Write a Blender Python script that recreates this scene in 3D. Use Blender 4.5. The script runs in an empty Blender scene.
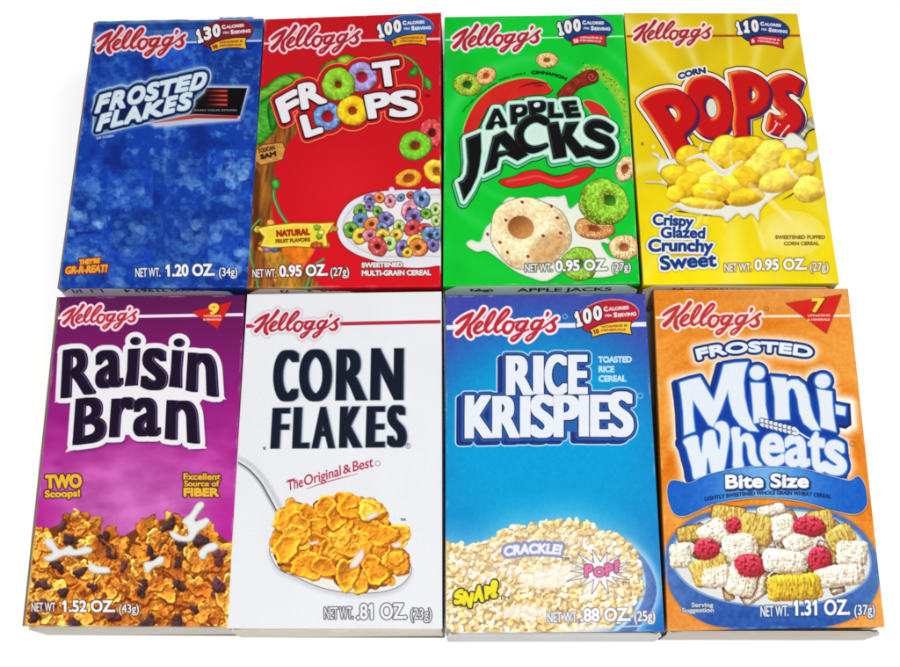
import bpy, math
import numpy as np
from mathutils import Matrix

# ------------------------------------------------------------------ camera
SC = bpy.context.scene
COL = SC.collection
MM = 0.001
cam = bpy.data.cameras.new('camera')
cam.sensor_width = 36.0
cam.lens = 36.0 * 1.15 / 0.9
cam.clip_start = 0.01
cam.clip_end = 50.0
camo = bpy.data.objects.new('camera', cam)
COL.objects.link(camo)
camo.matrix_world = (Matrix.Translation((0, -0.10390837, 0.40901239))
                     @ Matrix.Rotation(math.radians(20.30024528), 4, 'X')
                     @ Matrix.Rotation(math.radians(1.8094026), 4, 'Y'))
SC.camera = camo

# ------------------------------------------------------------------ light
world = bpy.data.worlds.new('World')
SC.world = world
world.use_nodes = True
world.node_tree.nodes['Background'].inputs[0].default_value = (1, 1, 1, 1)
world.node_tree.nodes['Background'].inputs[1].default_value = 0.52
SC.view_settings.view_transform = 'Standard'
SC.view_settings.look = 'None'
SC.view_settings.exposure = 0
SC.view_settings.gamma = 1


def area(name, loc, target, size, power):
    l = bpy.data.lights.new(name, 'AREA')
    l.shape = 'RECTANGLE'
    l.size, l.size_y = size
    l.energy = power
    o = bpy.data.objects.new(name, l)
    COL.objects.link(o)
    d = Matrix.Translation(loc).translation - Matrix.Translation(target).translation
    o.location = loc
    o.rotation_euler = d.to_track_quat('Z', 'Y').to_euler()
    return o


# a bounced flash above the camera and an added softbox, out of view, as soft fill from the right
area('flash_lamp', (0.06, -0.33, 0.98), (0, 0.04, 0), (0.20, 0.14), 9.5)
area('fill_softbox', (1.0, 0.7, 1.1), (0, 0.05, 0), (0.8, 0.8), 5.0)
PAINT = 0.675      # printed colour (as seen in neutral light) -> albedo of the ink on board

# ------------------------------------------------------------------ materials


def mat(name, color, rough=0.5, spec=0.4, coat=0.0, attr=False, grain=0.0, gscale=900, bump=0.0):
    m = bpy.data.materials.new(name)
    m.use_nodes = True
    nt = m.node_tree
    b = nt.nodes['Principled BSDF']
    b.inputs['Roughness'].default_value = rough
    b.inputs['Specular IOR Level'].default_value = spec
    b.inputs['Coat Weight'].default_value = coat
    b.inputs['Coat Roughness'].default_value = 0.18
    b.inputs['Base Color'].default_value = (*color, 1)
    tc = nt.nodes.new('ShaderNodeTexCoord')
    nz = nt.nodes.new('ShaderNodeTexNoise')
    nz.inputs['Scale'].default_value = gscale
    nz.inputs['Detail'].default_value = 4
    nt.links.new(tc.outputs['Object'], nz.inputs['Vector'])
    src = None
    if attr:
        a = nt.nodes.new('ShaderNodeAttribute')
        a.attribute_name = 'print_color'
        src = a.outputs['Color']
    if grain:
        mr = nt.nodes.new('ShaderNodeMapRange')
        mr.inputs[1].default_value = 0.3
        mr.inputs[2].default_value = 0.7
        mr.inputs[3].default_value = 1 - grain
        mr.inputs[4].default_value = 1 + grain * .5
        nt.links.new(nz.outputs['Fac'], mr.inputs[0])
        mx = nt.nodes.new('ShaderNodeMix')
        mx.data_type = 'RGBA'
        mx.blend_type = 'MULTIPLY'
        mx.inputs[0].default_value = 1
        if src:
            nt.links.new(src, mx.inputs[6])
        else:
            mx.inputs[6].default_value = (*color, 1)
        nt.links.new(mr.outputs[0], mx.inputs[7])
        src = mx.outputs[2]
    if src:
        nt.links.new(src, b.inputs['Base Color'])
    if bump:
        bp = nt.nodes.new('ShaderNodeBump')
        bp.inputs['Strength'].default_value = bump
        bp.inputs['Distance'].default_value = 0.0001
        n2 = nt.nodes.new('ShaderNodeTexNoise')
        n2.inputs['Scale'].default_value = 260
        n2.inputs['Detail'].default_value = 5
        nt.links.new(tc.outputs['Object'], n2.inputs['Vector'])
        nt.links.new(n2.outputs['Fac'], bp.inputs['Height'])
        nt.links.new(bp.outputs[0], b.inputs['Normal'])
    return m


def lin(c):
    c = np.clip(np.asarray(c, np.float32), 0, 1)
    return np.where(c <= 0.04045, c / 12.92, ((c + 0.055) / 1.055) ** 2.4)


def rgb(r, g, b):
    return tuple(float(x) for x in lin(np.array([r, g, b]) / 255.) * PAINT)


M_PRINT = mat('printed_board', (0.5, 0.5, 0.5), 0.38, 0.08, 0.0, attr=True, grain=0.03, gscale=1600, bump=0.12)
M_TABLE = mat('white_table', (0.87, 0.865, 0.855), 0.6, 0.2, grain=0.01, gscale=30)

# ------------------------------------------------------------------ noise


def _hash(ix, iy, seed):
    h = (ix.astype(np.int64) * 374761393 + iy.astype(np.int64) * 668265263 + seed * 974711) & 0x7fffffff
    h = ((h ^ (h >> 13)) * 1274126177) & 0x7fffffff
    h = h ^ (h >> 16)
    return (h & 0xffff).astype(np.float32) / 65535.


def vnoise(x, y, seed=0):
    ix = np.floor(x)
    iy = np.floor(y)
    fx = x - ix
    fy = y - iy
    fx = fx * fx * (3 - 2 * fx)
    fy = fy * fy * (3 - 2 * fy)
    a = _hash(ix, iy, seed)
    b = _hash(ix + 1, iy, seed)
    c = _hash(ix, iy + 1, seed)
    d = _hash(ix + 1, iy + 1, seed)
    return (a * (1 - fx) + b * fx) * (1 - fy) + (c * (1 - fx) + d * fx) * fy


def fbm(x, y, s, seed=0, octv=4, gain=.5):
    v = 0
    a = 1
    t = 0
    for o in range(octv):
        v = v + a * vnoise(x / s + 17.3 * o, y / s + 9.1 * o, seed + o * 31)
        t += a
        a *= gain
        s = s / 2.03
    return v / t


def worley(x, y, s, seed=0):
    x = x / s
    y = y / s
    ix = np.floor(x)
    iy = np.floor(y)
    f1 = np.full(x.shape, 9., np.float32)
    f2 = f1.copy()
    cid = np.zeros(x.shape, np.float32)
    for dx in (-1, 0, 1):
        for dy in (-1, 0, 1):
            px = ix + dx + _hash(ix + dx, iy + dy, seed)
            py = iy + dy + _hash(ix + dx, iy + dy, seed + 5)
            d = np.hypot(px - x, py - y)
            n = d < f1
            f2 = np.where(n, f1, np.minimum(f2, d))
            cid = np.where(n, _hash(ix + dx, iy + dy, seed + 9), cid)
            f1 = np.where(n, d, f1)
    return f1, f2, cid


# ------------------------------------------------------------------ outlines
def Zm(ox, oy, s):
    return lambda pts: [(ox + p[0] / s, oy + p[1] / s) for p in pts]


def smooth(pts, n=5):
    p = np.array(pts, float)
    out = []
    N = len(p)
    for i in range(N):
        a, b, c, d = p[(i - 1) % N], p[i], p[(i + 1) % N], p[(i + 2) % N]
        for t in np.arange(n) / n:
            out.append(.5 * ((2 * b) + (-a + c) * t + (2 * a - 5 * b + 4 * c - d) * t * t + (-a + 3 * b - 3 * c + d) * t ** 3))
    return np.array(out)


def smooth_open(pts, n=5):
    p = np.array(pts, float)
    out = []
    N = len(p)
    for i in range(N - 1):
        a, b, c, d = p[max(i - 1, 0)], p[i], p[i + 1], p[min(i + 2, N - 1)]
        for t in np.arange(n) / n:
            out.append(.5 * ((2 * b) + (-a + c) * t + (2 * a - 5 * b + 4 * c - d) * t * t + (-a + 3 * b - 3 * c + d) * t ** 3))
    out.append(p[-1])
    return np.array(out)


def segs(*loops):
    out = []
    for l in loops:
        l = np.asarray(l, float)
        out.append(np.stack([l, np.roll(l, -1, 0)], 1))
    return np.concatenate(out)


def ell(cx, cy, rx, ry=None, rot=0, n=40):
    ry = rx if ry is None else ry
    t = np.arange(n) / n * 2 * math.pi
    c, s = math.cos(math.radians(rot)), math.sin(math.radians(rot))
    x, y = rx * np.cos(t), ry * np.sin(t)
    return np.stack([cx + c * x - s * y, cy + s * x + c * y], 1)


_G = {}


def glyph_raw(s):
    """boundary segments of a string in the built-in font, font units"""
    if ('raw', s) in _G:
        return _G[('raw', s)]
    cu = bpy.data.curves.new('t', 'FONT')
    cu.body = s
    cu.resolution_u = 7
    o = bpy.data.objects.new('t', cu)
    me = o.to_mesh()
    n = len(me.vertices)
    co = np.zeros(n * 3, np.float32)
    me.vertices.foreach_get('co', co)
    co = co.reshape(-1, 3)[:, :2]
    cnt = {}
    for p in me.polygons:
        for k in p.edge_keys:
            cnt[k] = cnt.get(k, 0) + 1
    e = np.array([k for k, v in cnt.items() if v == 1])
    o.to_mesh_clear()
    bpy.data.objects.remove(o)
    bpy.data.curves.remove(cu)
    _G[('raw', s)] = co[e].astype(float)
    return _G[('raw', s)]


def glyphs(s):
    """the same, with the figure 1 given its flag"""
    if s in _G:
        return _G[s]
    out = glyph_raw(s)
    if '1' in s:
        w1 = float(np.ptp(glyph_raw('1')[..., 0]))
        add = [out]
        for i, ch in enumerate(s):
            if ch == '1':
                xl = float(glyph_raw(s[:i + 1])[..., 0].max()) - w1 - .002
                f = np.array([(xl, CAP), (xl, CAP * .76), (xl - .12, CAP * .68), (xl - .12, CAP * .82)])
                add.append(np.stack([f, np.roll(f, -1, 0)], 1))
        out = np.concatenate(add)
    _G[s] = out
    return out


CAP = float(glyph_raw('H')[:, :, 1].max())


def text_segs(s, p0, p1, h, shear=0., arc=0., b=0.):
    """string set on the baseline p0-p1 with cap height h; arc = rise of the middle"""
    g = glyphs(s).copy()
    x0, x1 = g[..., 0].min(), g[..., 0].max()
    p0, p1 = np.array(p0, float), np.array(p1, float)
    L = np.hypot(*(p1 - p0))
    u = (p1 - p0) / L
    v = np.array([u[1], -u[0]])
    t = (g[..., 0] - x0) / (x1 - x0)
    hh = g[..., 1] / CAP * (h - 2 * b) + b
    xx = b + t * (L - 2 * b) + shear * hh
    if arc:
        # letters also lean with the curve
        sl = arc * 4 * (1 - 2 * t) / L
        base = arc * 4 * t * (1 - t)
        xx = xx - hh * sl
        hh = hh + base
    return p0 + xx[..., None] * u + hh[..., None] * v


def glyph_quad(ch, quad, b=0., bv=None):
    bv = b if bv is None else bv
    g = glyphs(ch)
    mn = g.reshape(-1, 2).min(0)
    mx = g.reshape(-1, 2).max(0)
    t = (g - mn) / (mx - mn)
    q = np.array(quad, float)
    w = max(np.hypot(*(q[1] - q[0])), 1e-6)
    h = max(np.hypot(*(q[3] - q[0])), 1e-6)
    tu = (b / w) + t[..., 0] * (1 - 2 * b / w)
    tv = (bv / h) + (1 - t[..., 1]) * (1 - 2 * bv / h)
    tu, tv = tu[..., None], tv[..., None]
    return (q[0] * (1 - tu) + q[1] * tu) * (1 - tv) + (q[3] * (1 - tu) + q[2] * tu) * tv


def box4(x0, y0, x1, y1):
    return [(x0, y0), (x1, y0), (x1, y1), (x0, y1)]


# plane homography: table millimetres at the height of the box fronts -> drawing units
HM = np.array([[2.86661925e+00, 4.25851737e-01, 4.86329113e+02],
               [-2.65905316e-02, -2.43154727e+00, 4.37388044e+02],
               [-7.97317292e-05, 8.75645165e-04, 1.0]])
DEPTH = 25.0


def apply_h(H, x, y):
    w = H[2, 0] * x + H[2, 1] * y + H[2, 2]
    return (H[0, 0] * x + H[0, 1] * y + H[0, 2]) / w, (H[1, 0] * x + H[1, 1] * y + H[1, 2]) / w


def unit_to_quad(q):
    A = []
    for (x, y), (u, v) in zip([(0, 0), (1, 0), (1, 1), (0, 1)], q):
        A += [[x, y, 1, 0, 0, 0, -u * x, -u * y, -u], [0, 0, 0, x, y, 1, -v * x, -v * y, -v]]
    A = np.array(A)
    h = np.linalg.solve(A[:, :8], -A[:, 8])
    return np.append(h, 1).reshape(3, 3)


NU, NV = 420, 680


class Art:
    """a printed board: colours on a fine grid, painted by distance to outlines"""

    def __init__(self, quad_mm):
        self.q = quad_mm
        self.Hq = unit_to_quad(quad_mm)
        self.Hp = HM @ self.Hq
        self.Hi = np.linalg.inv(self.Hp)
        u, v = np.meshgrid(np.linspace(0, 1, NU), np.linspace(0, 1, NV))
        self.x, self.y = apply_h(self.Hq, u, v)
        X, Y = apply_h(self.Hp, u, v)
        self.X, self.Y = X.astype(np.float32), Y.astype(np.float32)
        self.C = np.zeros((NV, NU, 3), np.float32)
        self.P = np.zeros((NV, NU), np.int8)
        self.names = ['front_panel']
        self.cur = 0
        self.clip = None

    def part(self, name):
        if name not in self.names:
            self.names.append(name)
        self.cur = self.names.index(name)

    def sdf(self, S, pad=3.):
        S = np.asarray(S, float)
        x0, x1 = S[..., 0].min() - pad, S[..., 0].max() + pad
        y0, y1 = S[..., 1].min() - pad, S[..., 1].max() + pad
        cu, cv = apply_h(self.Hi, np.array([x0, x1, x1, x0]), np.array([y0, y0, y1, y1]))
        j0, j1 = max(int(cu.min() * (NU - 1)), 0), min(int(cu.max() * (NU - 1)) + 2, NU)
        i0, i1 = max(int(cv.min() * (NV - 1)), 0), min(int(cv.max() * (NV - 1)) + 2, NV)
        if j1 <= j0 or i1 <= i0:
            return None
        X, Y = self.X[i0:i1, j0:j1], self.Y[i0:i1, j0:j1]
        D = np.full(X.shape, pad * pad, np.float32)
        I = np.zeros(X.shape, bool)
        a, b = S[:, 0], S[:, 1]
        lo = np.minimum(a, b)
        hi = np.maximum(a, b)
        us, vs = [], []
        for px, py in ((lo[:, 0] - pad, lo[:, 1] - pad), (hi[:, 0] + pad, lo[:, 1] - pad), (hi[:, 0] + pad, hi[:, 1] + pad), (lo[:, 0] - pad, hi[:, 1] + pad)):
            u_, v_ = apply_h(self.Hi, px, py)
            us.append(u_)
            vs.append(v_)
        us = np.array(us) * (NU - 1) - j0
        vs = np.array(vs) * (NV - 1) - i0
        c0 = np.clip(us.min(0).astype(int) - 1, 0, X.shape[1])
        c1 = np.clip(us.max(0).astype(int) + 2, 0, X.shape[1])
        r0 = np.clip(vs.min(0).astype(int) - 1, 0, X.shape[0])
        r1 = np.clip(vs.max(0).astype(int) + 2, 0, X.shape[0])
        # rows that a level line of this segment may cross anywhere to its left
        uL, vL = apply_h(self.Hi, np.full(len(a), x0), lo[:, 1])
        uL2, vL2 = apply_h(self.Hi, np.full(len(a), x0), hi[:, 1])
        rr0 = np.clip(np.minimum(r0, (vL * (NV - 1) - i0).astype(int) - 1), 0, X.shape[0])
        rr1 = np.clip(np.maximum(r1, (vL2 * (NV - 1) - i0).astype(int) + 2), 0, X.shape[0])
        for k in range(len(S)):
            ax, ay, bx, by = a[k, 0], a[k, 1], b[k, 0], b[k, 1]
            s = (slice(r0[k], r1[k]), slice(c0[k], c1[k]))
            xs, ys = X[s], Y[s]
            if xs.size:
                ex, ey = bx - ax, by - ay
                L = ex * ex + ey * ey + 1e-12
                t = np.clip(((xs - ax) * ex + (ys - ay) * ey) / L, 0, 1)
                d = (xs - ax - t * ex) ** 2 + (ys - ay - t * ey) ** 2
                np.minimum(D[s], d, out=D[s])
            if ay != by:
                s = (slice(rr0[k], rr1[k]), slice(0, c1[k]))
                xs, ys = X[s], Y[s]
                if xs.size:
                    cr = ((ay > ys) != (by > ys)) & (xs < (bx - ax) * (ys - ay) / (by - ay) + ax)
                    I[s] ^= cr
        D = np.sqrt(D)
        D = np.where(I, -D, D)
        return (slice(i0, i1), slice(j0, j1)), D

    def stroke_sdf(self, pts, w, pad=3., sm=True, closed=False):
        """distance to a round brush line; w = one width or one per point"""
        pts = np.array(pts, float)
        w = np.full(len(pts), w, float) if np.isscalar(w) else np.array(w, float)
        if closed:
            pts = np.vstack([pts, pts[:1]])
            w = np.append(w, w[0])
        if sm:
            q = smooth_open(np.hstack([pts, w[:, None]]), 5)
            pts, w = q[:, :2], q[:, 2]
        m = w.max() / 2 + pad
        x0, x1 = pts[:, 0].min() - m, pts[:, 0].max() + m
        y0, y1 = pts[:, 1].min() - m, pts[:, 1].max() + m
        cu, cv = apply_h(self.Hi, np.array([x0, x1, x1, x0]), np.array([y0, y0, y1, y1]))
        j0, j1 = max(int(cu.min() * (NU - 1)), 0), min(int(cu.max() * (NU - 1)) + 2, NU)
        i0, i1 = max(int(cv.min() * (NV - 1)), 0), min(int(cv.max() * (NV - 1)) + 2, NV)
        if j1 <= j0 or i1 <= i0:
            return None
        X, Y = self.X[i0:i1, j0:j1], self.Y[i0:i1, j0:j1]
        D = np.full(X.shape, pad, np.float32)
        for k in range(len(pts) - 1):
            ax, ay = pts[k]
            ex, ey = pts[k + 1] - pts[k]
            L = ex * ex + ey * ey + 1e-12
            t = np.clip(((X - ax) * ex + (Y - ay) * ey) / L, 0, 1)
            d = np.sqrt((X - ax - t * ex) ** 2 + (Y - ay - t * ey) ** 2) - (w[k] + t * (w[k + 1] - w[k])) / 2
            D = np.minimum(D, d)
        return (slice(i0, i1), slice(j0, j1)), D

    def bold(self, S, b, pad, bv=None):
        """outline distance with the weight added square-cornered (b across, bv upright); 0 is the new edge"""
        r = self.sdf(S, pad)
        if r is None:
            return None
        s, D = r
        bv = b if bv is None else bv
        rem = min(.3, b, bv)
        nx, ny = int(round((b - rem) / .45)), int(round((bv - rem) / .45))
        E = D
        for _ in range(ny):
            P = np.pad(E, 1, mode='edge')
            E = np.minimum(np.minimum(P[:-2, 1:-1], P[2:, 1:-1]), P[1:-1, 1:-1])
        for _ in range(nx):
            P = np.pad(E, 1, mode='edge')
            E = np.minimum(np.minimum(P[1:-1, :-2], P[1:-1, 2:]), P[1:-1, 1:-1])
        return s, E - rem

    def union(self, ds):
        ds = [d for d in ds if d is not None]
        i0 = min(d[0][0].start for d in ds)
        i1 = max(d[0][0].stop for d in ds)
        j0 = min(d[0][1].start for d in ds)
        j1 = max(d[0][1].stop for d in ds)
        D = np.full((i1 - i0, j1 - j0), 99, np.float32)
        for (s, d) in ds:
            v = D[s[0].start - i0:s[0].stop - i0, s[1].start - j0:s[1].stop - j0]
            np.minimum(v, d, out=v)
        return (slice(i0, i1), slice(j0, j1)), D

    def put(self, sd, color, grow=0., aa=.35, op=1., keep=False):
        """paint colour (tuple 0-255, or array, or function(X,Y)) where distance < grow"""
        if sd is None:
            return
        s, d = sd
        a = np.clip(.5 - (d - grow) / (2 * aa), 0, 1) * op
        self._mix(s, a, color, keep)

    def _mix(self, s, a, color, keep=False):
        if self.clip is not None:
            a = a * self.clip[s]
        if callable(color):
            color = color(self.X[s], self.Y[s])
        c = np.asarray(color, np.float32) / 255.
        self.C[s] = self.C[s] * (1 - a[..., None]) + c * a[..., None]
        if not keep:
            self.P[s][a > .5] = self.cur

    def glow(self, sd, color, r, op=1., inner=0.):
        s, d = sd
        a = np.clip(1 - (d - inner) / r, 0, 1) ** 1.6 * op
        self._mix(s, a, color, True)

    def ring(self, sd, color, at, w, **k):
        s, d = sd
        self.put((s, np.abs(d - at) - w / 2), color, **k)

    def fill(self, pts, color, **k):
        self.put(self.sdf(segs(pts), 2.), color, **k)

    def text(self, s, p0, p1, h, color, b=0., line=None, lw=0., shear=0., arc=0., drop=None, **k):
        S = text_segs(s, p0, p1, h, shear, arc, b)
        sd = self.sdf(S, max(b, 0) + lw + 2)
        if drop is not None:
            s2 = self.sdf(S + np.array(drop[:2]), max(b, 0) + lw + 2)
            self.put(s2, drop[2], b + lw * .6)
        if line is not None:
            self.put(sd, line, b + lw, aa=.45)
        self.put(sd, color, b, **k)
        return sd


# ------------------------------------------------------------------ shared print motifs
LOGO = [
    ([(66, 192), (110, 160), (155, 134), (188, 118)], [15, 20, 19, 14]),
    ([(186, 120), (150, 178), (112, 230), (74, 266)], [18, 21, 23, 26]),
    ([(270, 90), (240, 132), (200, 176), (166, 206)], [24, 20, 17, 15]),
    ([(166, 206), (158, 240), (158, 270), (172, 288)], [17, 22, 24, 22]),
    ([(192, 246), (232, 222), (260, 192), (244, 181), (216, 206), (200, 240), (215, 263), (248, 256), (276, 236)], [11, 12, 13, 14, 17, 19, 17, 12, 10]),
    ([(276, 236), (320, 182), (354, 122), (345, 106), (318, 135), (290, 190), (282, 238), (300, 256), (328, 242)], [10, 12, 14, 14, 17, 19, 19, 15, 10]),
    ([(328, 242), (378, 195), (440, 132), (457, 102), (440, 93), (402, 132), (365, 190), (355, 236), (370, 256), (402, 238)], [10, 12, 14, 14, 16, 18, 19, 19, 15, 10]),
    ([(470, 180), (440, 186), (418, 220), (424, 254), (452, 262), (482, 232), (490, 196), (470, 180), (500, 186), (530, 176)], [15, 17, 19, 19, 17, 15, 14, 12, 9, 9]),
    ([(578, 178), (545, 180), (516, 212), (522, 240), (550, 232), (580, 196), (596, 176), (570, 228), (530, 285), (494, 318), (474, 312), (490, 290), (545, 262), (604, 236)], [13, 15, 18, 18, 14, 13, 17, 17, 17, 15, 13, 11, 10, 10]),
    ([(690, 172), (656, 174), (628, 206), (634, 236), (662, 228), (692, 192), (710, 168), (682, 222), (640, 284), (604, 316), (586, 308), (604, 282), (660, 250), (722, 216)], [13, 15, 18, 18, 14, 13, 17, 17, 17, 15, 13, 11, 10, 10]),
    ([(748, 118), (738, 138)], [18, 11]),
    ([(722, 216), (768, 182), (808, 156), (816, 150)], [10, 12, 17, 13]),
    ([(792, 166), (786, 190), (798, 214), (786, 240), (756, 250), (736, 238)], [16, 19, 20, 19, 16, 14]),
]


def logo(A, pa, pb, red=(186, 30, 48), edge=(255, 226, 232), ew=2.3, shade=None):
    A.part('maker_logo')
    pa, pb = np.array(pa, float), np.array(pb, float)
    sx = (pb[0] - pa[0]) / 738.
    sy = sx * 1.02
    k = (pb[1] - pa[1] - (155 - 268) * sy) / 738.

    def mp(p):
        p = np.array(p, float)
        return np.stack([pa[0] + (p[:, 0] - 74) * sx, pa[1] + (p[:, 1] - 268) * sy + (p[:, 0] - 74) * k], 1)
    U = A.union([A.stroke_sdf(mp(p), np.array(w) * sx * 1.5, pad=5) for p, w in LOGO])
    if shade:
        A.glow(U, shade, 2.5, .5, ew)
    A.put(U, edge, ew * .86)
    A.put(U, red, -.02)


def affine(src, dst, ky=1.0):
    (x0, y0), (x1, y1) = src
    (u0, v0), (u1, v1) = dst
    s = (u1 - u0) / (x1 - x0)
    sy = s * ky
    k = (v1 - v0 - (y1 - y0) * sy) / (x1 - x0)
    return lambda pts: [(u0 + (p[0] - x0) * s, v0 + (p[1] - y0) * sy + (p[0] - x0) * k) for p in pts]


def badge(A, pa, pb, num, body, ban, bant, n, rim=(220, 160, 190), dark=(25, 15, 40)):
    A.part('calorie_badge')
    f = affine([(130, 300), (735, 150)], [pa, pb], 1.0)
    s = (pb[0] - pa[0]) / 605.
    e = smooth(f([(150, 150), (220, 95), (330, 45), (450, 22), (570, 28), (680, 70), (733, 130), (730, 180), (690, 232), (600, 262), (470, 290), (350, 330), (270, 345), (200, 320), (160, 270), (140, 210)]), 4)
    d = A.sdf(segs(e), 3)
    A.put(d, dark, 1.0)
    up = A.sdf(segs(np.array(e) + np.array([.2, -.5])), 3)
    A.put(up, rim, .55)
    A.put(d, body, 0)
    # banner
    b = f([(252, 322), (330, 282), (420, 256), (540, 238), (660, 238), (650, 300), (664, 362), (560, 344), (460, 346), (360, 362), (275, 388), (272, 350)])
    d = A.sdf(segs(b), 3)
    A.put(d, dark, .9)
    A.put(d, ban)
    A.text(n, f([(288, 366)])[0], f([(345 if len(n) > 1 else 325, 352)])[0], 48 * s, bant, b=.45)
    A.text('VITAMINS &', f([(362, 306)])[0], f([(622, 286)])[0], 24 * s, bant, b=.18, arc=.3)
    A.text('MINERALS', f([(362, 336)])[0], f([(606, 326)])[0], 20 * s, bant, b=.18, arc=.3)
    # figures
    qs = [[(84, 134), (136, 124), (182, 284), (118, 304)], [(170, 108), (262, 96), (272, 252), (184, 266)], [(275, 82), (364, 70), (378, 220), (286, 232)]]
    one = np.array([(.05, .2), (.45, 0), (.78, 0), (.78, .8), (1, .8), (1, 1), (.05, 1), (.05, .8), (.34, .8), (.34, .32), (.08, .38)])

    def dig(c, q):
        if c != '1':
            return glyph_quad(c, q, 1.0)
        q = np.array(q, float)
        if q[1][0] - q[0][0] > 7.5:
            m = (q[0] - q[1]) * .10
            q = np.array([q[0] - m, q[1] + m, q[2] + m, q[3] - m])
        u, v = one[:, :1] * .86 + .07, one[:, 1:] * .88 + .06
        return segs((q[0] * (1 - u) + q[1] * u) * (1 - v) + (q[3] * (1 - u) + q[2] * u) * v)
    G = A.union([(lambda r, g: (r[0], r[1] + g))(A.sdf(dig(c, f(q)), 4), .45 if c == '1' else 0) for c, q in zip(num, qs)])
    A.put(G, dark, 1.9)
    A.put(G, (245, 240, 238), 1.0)
    w = (248, 240, 245)
    A.text('C', f([(390, 138)])[0], f([(432, 132)])[0], 48 * s, w, b=.38)
    A.text('ALORIES', f([(436, 130)])[0], f([(640, 112)])[0], 36 * s, w, b=.26)
    A.text('PER', f([(402, 190)])[0], f([(470, 186)])[0], 24 * s, w, b=.18)
    A.text('S', f([(488, 196)])[0], f([(525, 192)])[0], 50 * s, w, b=.38)
    A.text('ERVING', f([(530, 192)])[0], f([(714, 176)])[0], 38 * s, w, b=.28)


def tri_badge(A, z, tri, num, nq, t1, t2, h):
    A.part('vitamin_badge')
    d = A.sdf(segs(z(tri)), 3)
    A.put(d, (90, 20, 60), .7, op=.6)
    A.put(d, lambda X, Y: np.stack([220 + 0 * X, 22 + 25 * fbm(X, Y, 5, 3), 25 + 0 * X], -1))
    G = A.sdf(glyph_quad(num, z(nq), 1.0), 4)
    G2 = A.sdf(glyph_quad(num, z(nq), 1.0) + np.array([.7, .5]), 4)
    A.put(G2, (110, 30, 10), 1.6)
    A.put(G, (255, 215, 70), 1.0)
    A.text('VITAMINS', *z(t1), h, (255, 225, 200), b=.2)
    A.text('& MINERALS', *z(t2), h, (255, 225, 200), b=.2)


def weight(A, z, sc, a, b, c, lead='NET WT.', col=(250, 250, 250), ln=(60, 60, 60), lw=.9, lop=1):
    A.part('net_weight_text')
    (s, p, q, h) = a
    A.text(s, *z([p, q]), h / sc, col, b=.18, line=ln, lw=lw)
    (s, p, q, h) = b
    A.text(s, *z([p, q]), h / sc, col, b=.62, line=ln, lw=lw)
    (s, p, q, h) = c
    A.text(s, *z([p, q]), h / sc, col, b=.18, line=ln, lw=lw)


def rule(A, p, q, w, color, **k):
    A.part('front_panel')
    A.put(A.stroke_sdf([p, q], w, sm=False), color, **k)


def cring(A, cx, cy, R, r, base, ry=None, rot=0, hole=None, seed=0, speck=None, hx=0, hy=0, lightc=(255, 250, 225), rough=.25, flat=0.):
    """one ring-shaped cereal piece, printed"""
    ry = R if ry is None else ry
    t = np.arange(44) / 44 * 2 * math.pi
    rg = np.random.RandomState(seed)
    wob = 1 + .03 * np.sin(3 * t + rg.rand() * 6) + .02 * np.sin(7 * t + rg.rand() * 6)
    o = ell(cx, cy, R, ry, rot, 44)
    o = (o - [cx, cy]) * wob[:, None] + [cx, cy]
    d = A.sdf(segs(o), max(4, R))
    base = np.array(base, float)
    A.put((d[0], d[1]), base * .45, .7, op=.8)
    s, D = d
    X, Y = A.X[s], A.Y[s]
    kx = r / R
    c_, s_ = math.cos(math.radians(rot)), math.sin(math.radians(rot))
    dx, dy = X - cx - hx, Y - cy - hy
    ux = (dx * c_ + dy * s_) / R
    uy = (-dx * s_ + dy * c_) / ry
    rad = np.hypot(ux, uy)
    mid = (1 + kx) / 2
    q = np.clip((rad - mid) / ((1 - kx) / 2), -1, 1)       # -1 inner rim, 1 outer rim
    prof = np.sqrt(np.clip(1 - q * q, 0, 1))
    dirn = (-(dx) * .5 - (dy) * .85) / (np.hypot(dx, dy) + 1e-3)
    sh = .62 + .36 * prof + .22 * q * dirn
    sh = sh * (1 - flat) + flat * .98
    n = fbm(X, Y, 2.4, seed, 3)
    sh = sh + (n - .5) * rough * 1.6
    hi = np.clip((n - .58) * 4, 0, 1) * .5
    col = shade(base, sh * 1.1)
    col = col * (1 - hi[..., None]) + np.array(lightc) * hi[..., None]
    if speck is not None:
        f1, f2, cid = worley(X, Y, 2.3, seed + 3)
        m = ((f1 < .26) & (cid > .55))[..., None]
        col = np.where(m, np.array(speck, float), col)
    A.put(d, np.clip(col, 0, 255))
    h = A.sdf(segs(ell(cx + hx, cy + hy, r, r * ry / R, rot, 24)), 3)
    if hole is None:
        hole = base * .45
    hs = h[0]
    hg = np.clip(.78 + .42 * ((A.Y[hs] - cy - hy) / r * .6 + (A.X[hs] - cx - hx) / r * .35), .35, 1.25) * (.88 + .24 * fbm(A.X[hs], A.Y[hs], 2.0, seed + 8, 3))
    A.put(h, np.clip(shade(np.array(hole, float), hg), 0, 255))
    A.ring(h, base * .6, 0, .5, op=.6)


def shade(col, sh):
    sh = np.clip(sh, .05, 1.6)
    return np.asarray(col, float)[None, None] * np.stack([sh ** .62, sh ** 1.0, sh ** 1.25], -1)


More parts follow.
